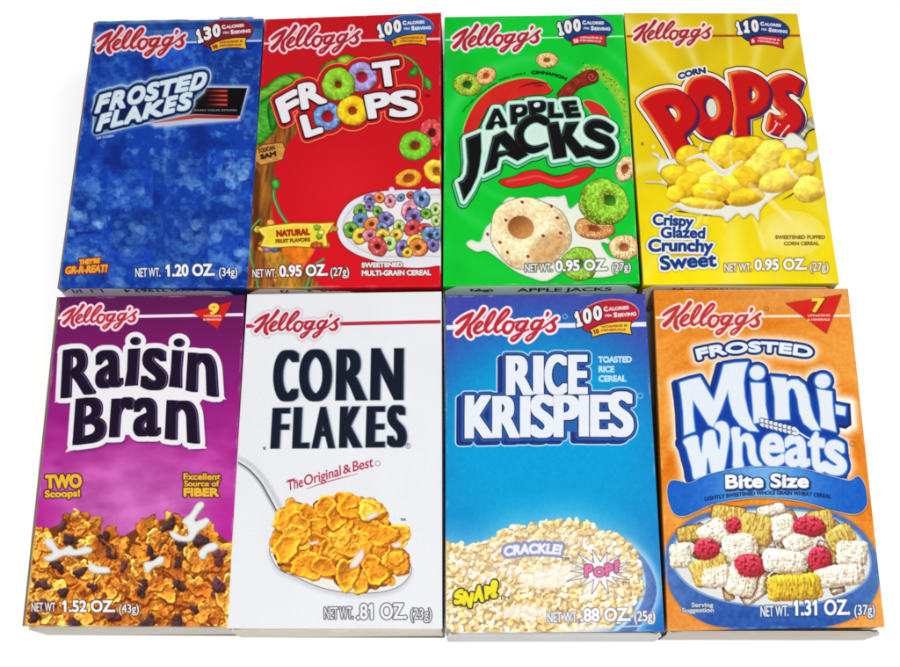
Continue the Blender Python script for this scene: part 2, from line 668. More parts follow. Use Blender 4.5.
def blob(A, cx, cy, r, seed, col, asp=.75, rot=0., jag=.22, tex=.35, dark=.5, ts=2.2, curl=.3, gain=1.12, rimhl=0.):
    """one flake / raisin / puff, printed"""
    rg = np.random.RandomState(seed)
    t = np.arange(22) / 22 * 2 * math.pi
    rr = 1 + jag * (.6 * np.sin(2 * t + rg.rand() * 6) * rg.rand() + .5 * np.sin(3 * t + rg.rand() * 6) * rg.rand() + .35 * np.sin(5 * t + rg.rand() * 6) + .4 * (rg.rand(22) - .5))
    c, s = math.cos(rot), math.sin(rot)
    x, y = r * rr * np.cos(t), r * asp * rr * np.sin(t)
    P = np.stack([cx + c * x - s * y, cy + s * x + c * y], 1)
    d = A.sdf(segs(smooth(P, 2)), max(2.5, r * .8))
    if d is None:
        return
    sl, D = d
    X, Y = A.X[sl], A.Y[sl]
    col = np.array(col, float)
    A.put(d, col * .34, .55, aa=.5, op=dark, keep=True)
    nx, ny = (X - cx) / r, (Y - cy) / r
    e = np.clip(-D / (r * .55), 0, 1)
    n = fbm(X + seed * 13.7, Y, ts, seed, 3)
    n2 = fbm(X * 1.0 + seed * 3.1, Y * 1.0, ts * 2.6, seed + 7, 2)
    sh = .70 + .30 * e - .30 * ny * (1 - e) - .10 * nx * (1 - e) + (n - .5) * tex * 2 + (n2 - .5) * curl * 1.6
    sh = sh * gain
    C = shade(col, np.clip(sh, .2, 1.45))
    if rimhl:
        m = np.clip(1 - np.abs(D + .7) / .6, 0, 1) * np.clip(-ny * 1.2 + .3, 0, 1) * rimhl
        C = C * (1 - m[..., None]) + np.array([255, 226, 150]) * m[..., None]
    over = np.clip(C - 255, 0, None).sum(-1, keepdims=True) * .4
    A.put(d, np.clip(C + over, 0, 255), 0, aa=.4)


def pile(A, clip_pts, n, rng, cols, seed, jag=.22, asp=(.6, .95), bgc=(90, 45, 15), order=True, tex=.35, grow=0, ts=2.2, curl=.3, dark=.5, gain=1.12, rimhl=0.):
    d = A.sdf(segs(clip_pts), 3)
    A.put(d, bgc, grow)
    old = A.clip
    m = np.zeros((NV, NU), np.float32)
    m[d[0]] = np.clip(.5 - (d[1] - grow) / .8, 0, 1)
    A.clip = m
    rg = np.random.RandomState(seed)
    P = np.array(clip_pts)
    x0, y0 = P.min(0)
    x1, y1 = P.max(0)
    pts = np.stack([x0 + (x1 - x0) * rg.rand(n), y0 + (y1 - y0) * rg.rand(n)], 1)
    pts = pts[np.argsort(pts[:, 1] + rg.rand(n) * 14)] if order else pts
    for i, (x, y) in enumerate(pts):
        c = cols[rg.randint(len(cols))]
        blob(A, x, y, rng[0] + (rng[1] - rng[0]) * rg.rand(), seed * 100 + i, c, asp[0] + (asp[1] - asp[0]) * rg.rand(), rg.rand() * 6.3, jag, tex, dark=dark, ts=ts, curl=curl, gain=gain, rimhl=rimhl)
    A.clip = old


_TILE = {}


def tile(sc, seed):
    if (sc, seed) not in _TILE:
        y, x = np.mgrid[0:NV + 320, 0:NU + 320].astype(np.float32) * .46
        _TILE[(sc, seed)] = fbm(x, y, sc, seed, 3)
    return _TILE[(sc, seed)]


def boxblur(a, r):
    for ax in (0, 1):
        p = np.pad(a, [(r + 1, r) if k == ax else (0, 0) for k in (0, 1)], mode='edge')
        c = np.cumsum(p, ax, dtype=np.float64)
        n = a.shape[ax]
        a = ((c[2 * r + 1:2 * r + 1 + n] - c[:n]) if ax == 0 else (c[:, 2 * r + 1:2 * r + 1 + n] - c[:, :n])) / (2 * r + 1)
    return a.astype(np.float32)


def heap(A, items, seed, bg=None, outline=None, bump=.9, fine=.35, jag=.30, ao=.10, amb=.42, gain=1.0, curl=.35, tilt=.35, soft=1, tint=.25, spec=0.):
    """a printed close-up of loose pieces: items = (x, y, r, aspect, turn, colour, kind, lift)"""
    rg = np.random.RandomState(seed)
    H = np.full((NV, NU), -50., np.float32)
    C = np.zeros((NV, NU, 3), np.float32)
    n1, n2, n3 = tile(1.6, 71), tile(4.5, 72), tile(9., 73)
    for (x, y, r, asp, rot, col, kind, z0) in items:
        m = r * 1.45
        cu, cv = apply_h(A.Hi, np.array([x - m, x + m, x + m, x - m]), np.array([y - m, y - m, y + m, y + m]))
        j0, j1 = max(int(cu.min() * (NU - 1)), 0), min(int(cu.max() * (NU - 1)) + 2, NU)
        i0, i1 = max(int(cv.min() * (NV - 1)), 0), min(int(cv.max() * (NV - 1)) + 2, NV)
        if j1 <= j0 or i1 <= i0:
            continue
        s = (slice(i0, i1), slice(j0, j1))
        oi, oj = rg.randint(300), rg.randint(300)
        t = (slice(i0 + oi, i1 + oi), slice(j0 + oj, j1 + oj))
        dx, dy = A.X[s] - x, A.Y[s] - y
        c_, s_ = math.cos(rot), math.sin(rot)
        u, v = (dx * c_ + dy * s_) / r, (-dx * s_ + dy * c_) / (r * asp)
        th = np.arctan2(v, u)
        a1, a2, a3 = rg.rand(3) * 6.28
        k = {'puff': .06, 'berry': .05, 'frosted': 0, 'biscuit': 0}.get(kind, jag)
        wob = 1 + k * (.45 * np.sin(2 * th + a1) + .4 * np.sin(3 * th + a2) + .25 * np.sin(5 * th + a3) + 1.3 * (n2[t] - .5))
        rad = np.hypot(u, v) / wob
        if kind == 'puff':
            h = z0 + r * .62 * np.sqrt(np.clip(1 - rad * rad, 0, 1)) + (n3[t] - .5) * 2.6 + (n2[t] - .5) * .7 + (n1[t] - .5) * .2
        elif kind in ('biscuit', 'frosted'):
            rad = (np.abs(u) ** 5 + np.abs(v) ** 5) ** .2 / (1 + .10 * (n2[t] - .5) + .12 * (n1[t] - .5))
            us, vs = (u * r + 40 + x), (v * r * asp + 40 + y)
            st = fbm(us * 1.5, vs * .30, 1.5, 81, 2)
            st2 = fbm(us * .5, vs * 1.3, 1.6, 82, 2)
            h = z0 + r * .42 * np.clip(1 - rad ** 4, 0, 1) ** .5 + (st - .5) * (3.4 if kind == 'biscuit' else 1.8) + (st2 - .5) * (1.2 if kind == 'biscuit' else 1.6)
        elif kind == 'berry':
            f1, f2, cid = worley(dx + 50, dy + 50, 3.1, 83)
            h = z0 + r * .62 * np.sqrt(np.clip(1 - rad * rad, 0, 1)) + 2.6 * np.sqrt(np.clip(1 - f1 * f1 * 1.5, 0, 1))
            fz = np.clip((.22 - f1) * 6, 0, 1)[..., None] * np.clip(.2 - v, 0, 1)[..., None]
        elif kind == 'raisin':
            h = z0 + r * .6 * np.sqrt(np.clip(1 - rad * rad, 0, 1)) + (n2[t] - .5) * 5.0 + (n1[t] - .5) * 1.2
        else:
            q1, q2 = rg.randn(2) * tilt
            cc = (rg.rand() - .25) * curl * 2
            h = z0 + (q1 * u + q2 * v) * r * .5 + cc * r * rad ** 2 + (n2[t] - .5) * bump * r * .5 + (n1[t] - .5) * fine * 3 - r * .35 * np.clip(rad - .82, 0, 1) * 3
        ok = (rad < 1) & (h > H[s])
        H[s] = np.where(ok, h, H[s])
        cl = np.asarray(col, np.float32)[None, None] * (1 + tint * (n3[t] - .5) * 2)[..., None]
        if kind == 'berry':
            cl = cl * (1 - .3 * np.clip((f1 - .5) * 3, 0, 1)[..., None])
            cl = cl * (1 - fz) + np.array([255, 170, 180], np.float32) * fz
        if kind == 'frosted':
            fz = np.clip((n2[t] - .40) * 5, 0, 1)[..., None]
            cl = cl * (1 - fz * .85) + np.array([246, 242, 230], np.float32) * fz * .85
            sp = (np.clip((.42 - st) * 8, 0, 1) * np.clip((.55 - st2) * 8, 0, 1))[..., None] * .55
            cl = cl * (1 - sp) + np.array([158, 120, 66], np.float32) * sp
        elif kind == 'biscuit':
            sp = np.clip((.45 - st) * 7, 0, 1)[..., None] * .5
            cl = cl * (1 - sp) + np.array([168, 124, 40], np.float32) * sp
        C[s] = np.where(ok[..., None], cl, C[s])
    cov = (H > -49).astype(np.float32)
    ys, xs = np.where(cov > 0)
    i0, i1, j0, j1 = ys.min(), ys.max() + 1, xs.min(), xs.max() + 1
    i0, j0 = max(i0 - 6, 0), max(j0 - 6, 0)
    i1, j1 = min(i1 + 6, NV), min(j1 + 6, NU)
    s = (slice(i0, i1), slice(j0, j1))
    Hc, Cc, cv_ = H[s], C[s], cov[s]
    base = np.median(Hc[cv_ > 0]) - 3
    Hf = np.where(cv_ > 0, Hc, base)
    Hs = boxblur(Hf, 1) if soft else Hf
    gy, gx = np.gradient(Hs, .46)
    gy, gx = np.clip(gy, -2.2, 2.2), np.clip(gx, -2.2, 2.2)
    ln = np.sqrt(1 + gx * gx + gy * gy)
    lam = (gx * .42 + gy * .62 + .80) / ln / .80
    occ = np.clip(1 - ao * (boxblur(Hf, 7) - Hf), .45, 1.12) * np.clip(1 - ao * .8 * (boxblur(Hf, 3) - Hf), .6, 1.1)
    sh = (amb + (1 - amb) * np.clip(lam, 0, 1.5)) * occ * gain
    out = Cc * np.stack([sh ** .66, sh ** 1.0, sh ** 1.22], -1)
    if spec:
        hl = np.clip((gx * .42 + gy * .62 + .80) / ln - .93, 0, 1)[..., None] * 14 * spec
        out = out + hl * 255 * np.clip(.3 + 0 * out, 0, 1)
    out = out + np.clip(out - 255, 0, None).sum(-1, keepdims=True) * .35
    for k in range(3):
        out[..., k] = out[..., k] * .5 + boxblur(out[..., k], 1) * .5
    a = boxblur(cv_, 1) * (cv_ > 0)
    if outline is not None:
        d = A.sdf(segs(outline), 3)
        if bg is not None:
            A.put(d, bg, -1.2, aa=1.0)
    A._mix(s, np.clip(a, 0, 1), np.clip(out, 0, 255))


def inside(poly, x, y):
    p = np.asarray(poly)
    q = np.roll(p, -1, 0)
    c = ((p[:, 1] > y) != (q[:, 1] > y)) & (x < (q[:, 0] - p[:, 0]) * (y - p[:, 1]) / (q[:, 1] - p[:, 1] + 1e-9) + p[:, 0])
    return c.sum() % 2 == 1


def scatter(poly, n, rng, asp, cols, seed, kind='flake', lift=(0, 5)):
    rg = np.random.RandomState(seed)
    p = np.asarray(poly)
    lo, hi = p.min(0), p.max(0)
    out = []
    while len(out) < n:
        x, y = lo + rg.rand(2) * (hi - lo)
        if inside(p, x, y):
            out.append((x, y, rng[0] + rg.rand() * (rng[1] - rng[0]), asp[0] + rg.rand() * (asp[1] - asp[0]), rg.rand() * 6.28, cols[rg.randint(len(cols))], kind, lift[0] + rg.rand() * (lift[1] - lift[0])))
    return out


def milk(A, z, pts, col=(238, 238, 236), sh=(150, 140, 130)):
    P = smooth(z(pts), 4)
    d2 = A.sdf(segs(P + np.array([.6, 1.0])), 3)
    A.put(d2, sh, .2, aa=.9, op=.6)
    d = A.sdf(segs(P), 5)
    s, D = d
    e = np.clip(-D / 2.2, 0, 1)[..., None]
    c = np.array(col) * (.86 + .14 * e)
    A.put(d, c)


# ------------------------------------------------------------------ the eight printed fronts
WHITE = (246, 247, 250)


def art_blue_flakes(A):
    X, Y = A.X, A.Y
    n = fbm(X, Y * 1.1, 20, 11, 5, .6)
    n2 = fbm(X, Y, 8, 23, 4, .6)
    b = np.stack([16 + 0 * X, 62 + 0 * X, 168 + 0 * X], -1)
    dk = np.clip((.50 - n) * 6, 0, 1)[..., None]
    b = b * (1 - dk * .6) + np.array([8, 32, 112]) * dk * .6
    lt = np.clip((n2 - .50) * 4.5, 0, 1)[..., None] * np.clip((n - .42) * 5, 0, 1)[..., None]
    b = b * (1 - lt * .8) + np.array([92, 150, 215]) * lt * .8
    A.C[:] = b / 255.
    # blue-toned snapshots of a crowd: tiled rectangles, each with its own light blotches
    rg = np.random.RandomState(4)
    tiles = [(62, 160, 100, 192, .35), (60, 192, 104, 232, .6), (58, 234, 110, 262, .45), (205, 150, 250, 182, .9), (200, 182, 248, 205, .35),
             (150, 150, 204, 184, .25), (104, 170, 150, 208, .35), (108, 210, 160, 250, .3), (162, 206, 205, 246, .4), (206, 206, 248, 236, .5),
             (205, 238, 248, 272, .6), (150, 248, 203, 286, .35), (104, 250, 150, 286, .3), (150, 45, 200, 70, .55), (204, 56, 260, 88, .6), (84, 52, 140, 88, .4), (58, 262, 104, 286, .12), (236, 90, 262, 140, .5)]
    for k, (x0, y0, x1, y1, op) in enumerate(tiles):
        d = A.sdf(segs(box4(x0 + 3, y0, x1 + 3, y1)), 3)
        s = d[0]
        xs, ys = A.X[s], A.Y[s]
        base = np.array([20, 66, 168]) * (.75 + .5 * rg.rand())
        c = np.broadcast_to(base, xs.shape + (3,)).copy()
        nn = fbm(xs * 1.3 + k * 31, ys, 9, 60 + k, 5, .62)
        m = np.clip((nn - .46) * 4.5, 0, 1)[..., None]
        c = c * (1 - m * .6) + np.array([104, 160, 220]) * m * .6
        nn = fbm(xs + k * 7, ys * 1.5, 6, 90 + k, 4, .6)
        m = np.clip((.46 - nn) * 6, 0, 1)[..., None]
        c = c * (1 - m * .6) + np.array([10, 36, 120]) * m * .6
        A.put(d, c, aa=.9, op=min(1, op * 1.25), keep=True)
    # spectators, loosely drawn in blue tones
    rg = np.random.RandomState(77)
    for k, (x0, y0, x1, y1, op) in enumerate(tiles):
        if y0 < 100:
            continue
        sc_ = .7 + .9 * rg.rand()
        for q in range(int((x1 - x0) * (y1 - y0) / (120 * sc_ ** 2))):
            x, y = x0 + 5 + rg.rand() * (x1 - x0 - 8), y0 + 6 + rg.rand() * (y1 - y0 - 10)
            w = (2.6 + 1.6 * rg.rand()) * sc_
            lt = rg.rand()
            bc = np.array([70, 124, 200]) * (1 - lt) + np.array([150, 192, 236]) * lt
            rot = rg.randn() * .25
            bd = [(x + (a * math.cos(rot) - b * math.sin(rot)) * w, y + (a * math.sin(rot) + b * math.cos(rot)) * w) for a, b in [(-.5, .9), (.5 + .2 * rg.rand(), .85), (1.1 + .5 * rg.rand(), 1.6), (1.0, 2.6 + rg.rand()), (-.9, 2.5 + rg.rand()), (-1.2 - .4 * rg.rand(), 1.5)]]
            o_ = op * (.45 + .4 * rg.rand())
            A.put(A.sdf(segs(smooth(bd, 3)), 3), lambda X, Y: bc[None, None] * (.55 + .9 * fbm(X, Y, 4, k * 50 + q, 3))[..., None], aa=.7, op=o_, keep=True)
            A.put(A.sdf(segs(ell(x + rg.randn() * .5, y - w * .45, w * .72, w * .5, rg.rand() * 60 - 30)), 3), (14, 42, 128), aa=.6, op=o_ * .8, keep=True)
    # pale band across the head of the panel
    for (y0, y1, c, o) in [(16, 22, (112, 140, 180), .65), (22, 29, (30, 66, 140), .7), (29, 42, (88, 124, 182), .6)]:
        A.put(A.sdf(segs([(80, y0 + 3), (266, y0 - 1), (266, y1 - 1), (80, y1 + 3)]), 3), lambda X, Y: np.array(c)[None, None] * (.7 + .6 * fbm(X, Y, 12, 5, 3))[..., None], aa=.8, op=o, keep=True)
    rule(A, (84, 45.3), (264, 40.6), 1.8, (196, 214, 240))
    logo(A, (98.7, 50.2), (184.6, 35.6), red=(176, 34, 44), edge=(240, 214, 224))
    badge(A, (199.3, 44), (252.6, 30), '130', (128, 26, 42), (240, 178, 40), (120, 50, 20), '10', rim=(130, 60, 90))
    # black banner with red stripes
    A.part('stripe_banner')
    z = Zm(180, 60, 10.26)
    d = A.sdf(segs(z([(240, 285), (692, 285), (640, 470), (600, 608), (-250, 680), (-330, 620), (-200, 500)])), 12)
    A.glow(d, (225, 235, 248), 5, .95)
    A.put(d, (190, 200, 220), .6)
    A.fill(z([(-300, 600), (150, 570), (602, 574), (590, 606), (160, 602), (-300, 660)]), (182, 48, 42))
    A.fill(z([(150, 288), (690, 288), (616, 575), (150, 562), (-250, 610), (-250, 400)]), (10, 8, 14))
    for y in (320, 368, 414, 461):
        d = A.sdf(segs(z(box4(255, y - 17, 490, y + 20))), 3)
        def f(X, Y, d=d):
            t = np.clip((X - 205) / 20, 0, 1)[..., None]
            return np.array([12, 8, 10]) * (1 - t) + np.array([120, 10, 12]) * t
        A.put(d, f, aa=.8)
        d = A.sdf(segs(z(box4(270, y - 8, 486, y + 8))), 3)
        def f(X, Y, d=d):
            t = np.clip((X - 206) / 16, 0, 1)[..., None]
            return np.array([40, 8, 10]) * (1 - t) + np.array([214, 84, 74]) * t
        A.put(d, f, aa=.5)
    A.text('EARN YOUR STRIPES', *z([(150, 528), (585, 526)]), 1.5, (190, 190, 200), b=.05)
    # title
    A.part('title_lettering')
    z = Zm(80, 65, 7.5)
    L = [('F', [(152, 228), (240, 203), (196, 342), (108, 368)]), ('R', [(258, 200), (368, 172), (340, 324), (216, 346)]),
         ('O', [(376, 168), (508, 148), (475, 290), (342, 310)]), ('S', [(514, 140), (607, 120), (585, 262), (480, 286)]),
         ('T', [(604, 126), (740, 97), (706, 232), (570, 258)]), ('E', [(744, 94), (846, 70), (808, 198), (708, 216)]),
         ('D', [(862, 66), (972, 44), (930, 182), (816, 202)]),
         ('F', [(160, 374), (244, 350), (206, 480), (116, 503)]), ('L', [(264, 342), (348, 325), (326, 448), (224, 476)]),
         ('A', [(360, 322), (462, 298), (470, 425), (322, 452)]), ('K', [(502, 290), (646, 255), (622, 385), (462, 416)]),
         ('E', [(655, 245), (742, 226), (708, 358), (620, 382)]), ('S', [(758, 215), (855, 200), (825, 338), (722, 356)])]
    S = [glyph_quad(c, z(q), 1.35) for c, q in L]
    back = A.sdf(segs(z([(140, 250), (860, 70), (940, 100), (900, 190), (840, 240), (800, 340), (130, 490), (140, 360)])), 12)
    U = A.union([A.bold(s, 1.35, 12) for s in S])
    U = (U[0], U[1] + 1.1)
    UU = A.union([back] + [A.sdf(s + np.array([0.6, -1.6]), 12) for s in S])
    A.glow(UU, (225, 238, 250), 8.5, .95, 1)
    A.put(UU, (196, 222, 240), 5.0, aa=.7)
    A.put(UU, (96, 140, 176), 4.0, aa=.5)
    A.put(A.union([U, (back[0], back[1] + 2.5)]), (14, 30, 84), 3.9)
    U2 = A.union([A.sdf(s + np.array([-.8, .9]), 12) for s in S])
    A.put(U2, (10, 22, 62), 3.4)
    A.put(U, (16, 40, 108), 2.2, aa=.8)
    A.put(U, (150, 176, 205), 1.6)
    A.put(U, lambda X, Y: np.stack([206 + 26 * fbm(X, Y, 5, 2), 226 + 14 * fbm(X, Y, 5, 2), 240 + 0 * X], -1), 1.1)
    A.text('OF CORN', *z([(125, 560), (255, 540)]), 2.2, (230, 236, 246), b=.12)
    # slogan
    A.part('slogan_text')
    z = Zm(30, 230, 7.5)
    S = [text_segs("THEY'RE", *z([(366, 262), (522, 248)]), 5.0, .25, 0, .35), text_segs("GR-R-REAT!", *z([(260, 332), (575, 316)]), 7.6, .25, 0, .5)]
    U = A.union([A.sdf(s, 4) for s in S])
    A.put(U, (112, 40, 60), 2.0)
    A.put(U, (250, 170, 40), .6)
    z = Zm(55, 140, 4.286)
    weight(A, z, 4.286, ('NET WT.', (345, 588), (452, 586), 38), ('1.20 OZ.', (475, 586), (686, 582), 52), ('(34g)', (703, 584), (782, 582), 36), ln=(30, 50, 110))


def leaf(A, pts, c1, c2):
    d = A.sdf(segs(smooth(pts, 4)), 5)
    s, D = d
    A.put(d, (20, 60, 20), .5, op=.6)
    t = np.clip(-D / 3.5, 0, 1)[..., None]
    n = fbm(A.X[s], A.Y[s] * 2, 4, 9, 3)[..., None]
    A.put(d, np.clip((np.array(c1) * (1 - t) + np.array(c2) * t) * (.75 + .5 * n), 0, 255))


def art_red_loops(A):
    X, Y = A.X, A.Y
    t = np.clip((Y - 20) / 270, 0, 1)[..., None]
    A.C[:] = (np.array([200, 18, 30]) * (1 - t) + np.array([224, 16, 32]) * t) / 255.
    # soft warm patch where the jungle picture opens
    r = np.hypot((X - 345) / 60, (Y - 190) / 55)
    a = np.clip(1 - r, 0, 1)[..., None] * .35
    A.C[:] = A.C * (1 - a) + np.array([240, 40, 50]) / 255. * a
    rule(A, (262, 43.6), (443, 38.6), 2.1, (248, 214, 220))
    A.part('jungle_picture')
    z = Zm(245, 140, 4.286)
    # tree trunk and foliage down the left side
    d = A.sdf(segs(smooth(z([(30, -60), (90, -90), (150, -60), (215, -110), (250, -70), (200, 0), (135, 90), (125, 200), (120, 330), (180, 430), (260, 560), (330, 660), (0, 660), (0, 400), (25, 150)]), 4)), 6)
    def bark(X, Y):
        u = fbm(X * 2.2 + Y * .35, Y * .25, 6, 77, 4)
        v = fbm(X * 5, Y * .5, 5, 78, 3)
        q = np.clip(u * 1.3 + (v - .5) * .4, 0, 1)[..., None]
        return np.array([72, 34, 10]) * (1 - q) + np.array([186, 112, 42]) * q
    A.put(d, bark, aa=.8)
    d = A.sdf(segs(smooth(z([(35, 150), (65, 150), (60, 300), (70, 430), (40, 470), (30, 300)]), 3)), 4)
    A.put(d, (60, 26, 10), aa=1.5, op=.6, keep=True)
    d = A.sdf(segs(smooth(z([(170, 430), (250, 440), (310, 450), (255, 540), (195, 640), (160, 560)]), 3)), 4)
    A.put(d, lambda X, Y: np.array([232, 120, 22])[None, None] * (.7 + .6 * fbm(X, Y, 5, 8))[..., None], aa=.7)
    A.put(A.sdf(segs(smooth(z([(80, 470), (130, 460), (210, 560), (250, 650), (150, 650), (110, 560)]), 3)), 4), lambda X, Y: np.array([196, 136, 40])[None, None] * (.6 + .7 * fbm(X * 2, Y, 5, 8))[..., None], aa=.7)
    for w, p in [(2.2, [(65, 340), (30, 380), (20, 440), (30, 520), (60, 640)]), (3.4, [(130, 170), (125, 240), (150, 310), (185, 360)]), (2.6, [(340, 510), (290, 545), (275, 600), (255, 650)])]:
        A.put(A.stroke_sdf(z(p), w), (54, 128, 62))
        A.put(A.stroke_sdf(np.array(z(p)) - [.5, 0], w * .35), (124, 190, 110))
    leaf(A, z([(110, 175), (140, 165), (150, 200), (125, 215)]), (40, 110, 30), (90, 180, 60))
    # palm leaves
    z = Zm(265, 50, 7.02)
    leaf(A, z([(-60, 290), (0, 262), (60, 210), (140, 172), (190, 185), (215, 235), (120, 270), (40, 330), (-70, 370)]), (40, 110, 20), (110, 185, 50))
    leaf(A, z([(165, 172), (230, 165), (290, 195), (285, 215), (225, 225)]), (50, 120, 20), (120, 190, 50))
    leaf(A, z([(0, 350), (60, 300), (110, 300), (130, 400), (90, 520), (40, 600), (-60, 660), (-90, 420)]), (30, 110, 25), (70, 170, 45))
    leaf(A, z([(20, 380), (80, 420), (85, 520), (40, 560)]), (20, 90, 20), (46, 140, 40))
    leaf(A, z([(385, 165), (410, 110), (470, 75), (520, 78), (490, 110), (440, 140)]), (50, 120, 20), (130, 190, 40))
    leaf(A, z([(500, 90), (530, 45), (590, 38), (635, 60), (600, 100), (540, 130)]), (60, 130, 20), (170, 205, 50))
    leaf(A, z([(420, 160), (470, 115), (560, 100), (600, 130), (560, 150), (480, 160)]), (60, 130, 20), (120, 180, 40))
    z = Zm(340, 50, 7.02)
    p = z([(250, 58), (340, 32), (430, 38), (510, 78), (560, 140), (585, 210), (578, 290)])
    A.put(A.stroke_sdf(p, [1, 2.5, 3.4, 3.6, 3.6, 3.2, 1.5]), (64, 92, 30))
    A.put(A.stroke_sdf(np.array(p) + [-.4, -.4], [.3, 1.2, 1.6, 1.8, 1.8, 1.4, .5]), (140, 152, 70))
    leaf(A, z([(478, 205), (490, 150), (530, 110), (550, 140), (530, 190), (500, 180)]), (40, 110, 30), (80, 170, 50))
    leaf(A, z([(598, 190), (640, 220), (640, 275), (610, 270), (590, 220)]), (60, 120, 40), (110, 180, 60))
    A.put(A.stroke_sdf(z([(600, 320), (625, 322)]), 3), (150, 10, 20), keep=True)
    # wooden sign
    z = Zm(245, 140, 4.286)
    A.part('wooden_sign')
    d = A.sdf(segs(z([(48, 42), (75, 22), (160, 14), (172, 40), (160, 84), (70, 108), (45, 88)])), 4)
    A.put(d, (90, 45, 15), .8)
    A.put(d, lambda X, Y: np.array([214, 150, 66])[None, None] * (.75 + .45 * fbm(X, Y * 3, 6, 8))[..., None])
    A.text('TOUCAN', *z([(58, 58), (130, 42)]), 4.4, (40, 20, 10), b=.2)
    A.text('SAM', *z([(68, 84), (136, 70)]), 5.2, (30, 15, 10), b=.5)
    # title
    A.part('title_lettering')
    z1, z2 = Zm(265, 50, 7.02), Zm(340, 50, 7.02)
    L = [('F', z1([(68, 352), (222, 266), (256, 455), (128, 522)])), ('R', z1([(226, 248), (366, 200), (450, 368), (250, 430)])),
         ('L', z1([(240, 470), (368, 418), (415, 580), (286, 624)])), ('T', z2([(218, 92), (416, 63), (436, 250), (250, 270)])),
         ('P', z2([(166, 320), (346, 282), (372, 462), (202, 492)])), ('S', z2([(350, 288), (545, 274), (552, 468), (340, 482)]))]
    S = [glyph_quad(c, q, 2.2, 1.7) for c, q in L]
    B = [A.bold(s, 2.2, 12, 1.7) for s in S]
    rings = [(338.4, 84.9, 16.2), (362, 77.5, 14.6), (327.7, 117, 13.6), (352.8, 111.3, 15.2)]
    U = A.union([A.sdf(s, 12) for s in S] + [A.sdf(segs(ell(x, y, r - 1.5)), 12) for x, y, r in rings])
    A.put(U, (120, 10, 16), 7.8, op=.5, aa=1)
    A.put(U, (252, 150, 84), 7.0)
    A.put(U, (206, 22, 34), 6.0)
    A.put(U, (176, 18, 28), 4.2, aa=1.2)
    U2 = A.union([A.sdf(s + np.array([-.3, .5]), 6) for s in S])
    cring(A, 362, 77.5, 14.8, 5.6, (166, 146, 205), seed=5, hole=(190, 30, 60), rough=.3)
    cring(A, 327.7, 117, 13.8, 6.0, (108, 150, 208), seed=6, hole=(190, 24, 50), rough=.4, lightc=(210, 225, 245))
    cring(A, 338.4, 84.9, 16.4, 3.6, (142, 200, 44), seed=7, hole=(150, 50, 10), lightc=(225, 235, 120))
    cring(A, 352.8, 111.3, 15.4, 4.4, (252, 200, 24), seed=8, ry=14.8, hole=(190, 70, 10), lightc=(255, 240, 130))
    A.put(U2, (46, 8, 16), 3.4)
    L_ = A.union(B)
    A.put(L_, (46, 8, 16), 1.0)
    A.put(L_, (240, 238, 241), -.1)
    # loose loops
    A.part('cereal_picture')
    cring(A, 432, 133, 13, 4, (222, 70, 74), seed=11, ry=14, lightc=(255, 160, 160), rough=.5)
    cring(A, 415.3, 146, 16.2, 5, (118, 196, 40), seed=12, ry=14.4, hole=(150, 60, 20), lightc=(200, 235, 120), rot=-10)
    cring(A, 408.8, 178.6, 13.2, 6, (244, 160, 40), seed=13, ry=8.8, rot=-10, hole=(196, 90, 20))
    cring(A, 437.5, 171.5, 14, 5, (250, 204, 50), seed=14, ry=11.5, rot=20, hole=(190, 120, 30))
    # bowl of milk and loops
    z = Zm(330, 180, 6.06)
    b = smooth(z([(42, 290), (60, 220), (120, 140), (220, 90), (370, 65), (520, 62), (720, 90), (740, 480), (640, 520), (520, 532), (380, 520), (240, 480), (140, 440), (70, 380)]), 5)
    d = A.sdf(segs(b), 6)
    A.put(d, (120, 20, 40), 1.4, op=.5, aa=1.2)
    def china(X, Y):
        v = fbm(X, Y, 26, 3, 2)[..., None]
        return np.array([236, 236, 242]) * (.93 + .1 * v)
    A.put(d, china)
    inn = smooth(z([(82, 290), (100, 225), (170, 150), (280, 112), (420, 95), (560, 95), (720, 130), (720, 430), (560, 458), (420, 462), (290, 455), (190, 420), (115, 365)]), 5)
    d2 = A.sdf(segs(inn), 5)
    A.ring(d2, (190, 184, 190), 0.4, 1.4, aa=.7, op=.8)
    A.put(d2, (228, 224, 226))
    A.put(d2, (240, 237, 234), -2.5, aa=1.5)
    cl = {'g': (110, 170, 50), 'y': (238, 196, 60), 'o': (232, 130, 60), 'r': (214, 76, 76), 'p': (128, 110, 170), 'b': (104, 138, 186), 'k': (222, 130, 150), 'l': (186, 214, 130)}
    for k, (x, y, r, c) in enumerate([(245, 120, 34, 'p'), (300, 110, 28, 'o'), (365, 130, 34, 'k'), (430, 110, 22, 'b'), (490, 95, 20, 'r'), (555, 115, 48, 'b'), (640, 180, 34, 'l'),
                                      (185, 190, 34, 'g'), (240, 165, 26, 'p'), (290, 195, 30, 'g'), (480, 185, 52, 'k'), (510, 225, 46, 'p'), (583, 205, 30, 'g'), (645, 250, 32, 'l'),
                                      (185, 248, 42, 'b'), (255, 270, 42, 'o'), (340, 238, 44, 'p'), (128, 305, 42, 'g'), (185, 340, 46, 'y'), (245, 338, 42, 'k'), (320, 292, 34, 'b'), (420, 285, 34, 'l'),
                                      (500, 292, 46, 'r'), (575, 295, 36, 'r'), (610, 340, 50, 'b'), (320, 345, 42, 'y'), (400, 335, 38, 'y'), (360, 385, 40, 'l'), (290, 405, 52, 'r'), (440, 415, 44, 'p'),
                                      (515, 370, 44, 'y'), (535, 410, 50, 'o'), (625, 395, 36, 'p'), (650, 330, 30, 'b'), (470, 440, 28, 'y')]):
        X0, Y0 = z([(x, y)])[0]
        ry_ = .72 + .25 * ((k * 37) % 10) / 10
        cring(A, X0, Y0, r / 5.3, r / 5.3 * .3, cl[c], ry=r / 5.3 * ry_, rot=(k * 47) % 180, seed=40 + k, lightc=(250, 240, 235), rough=.3)
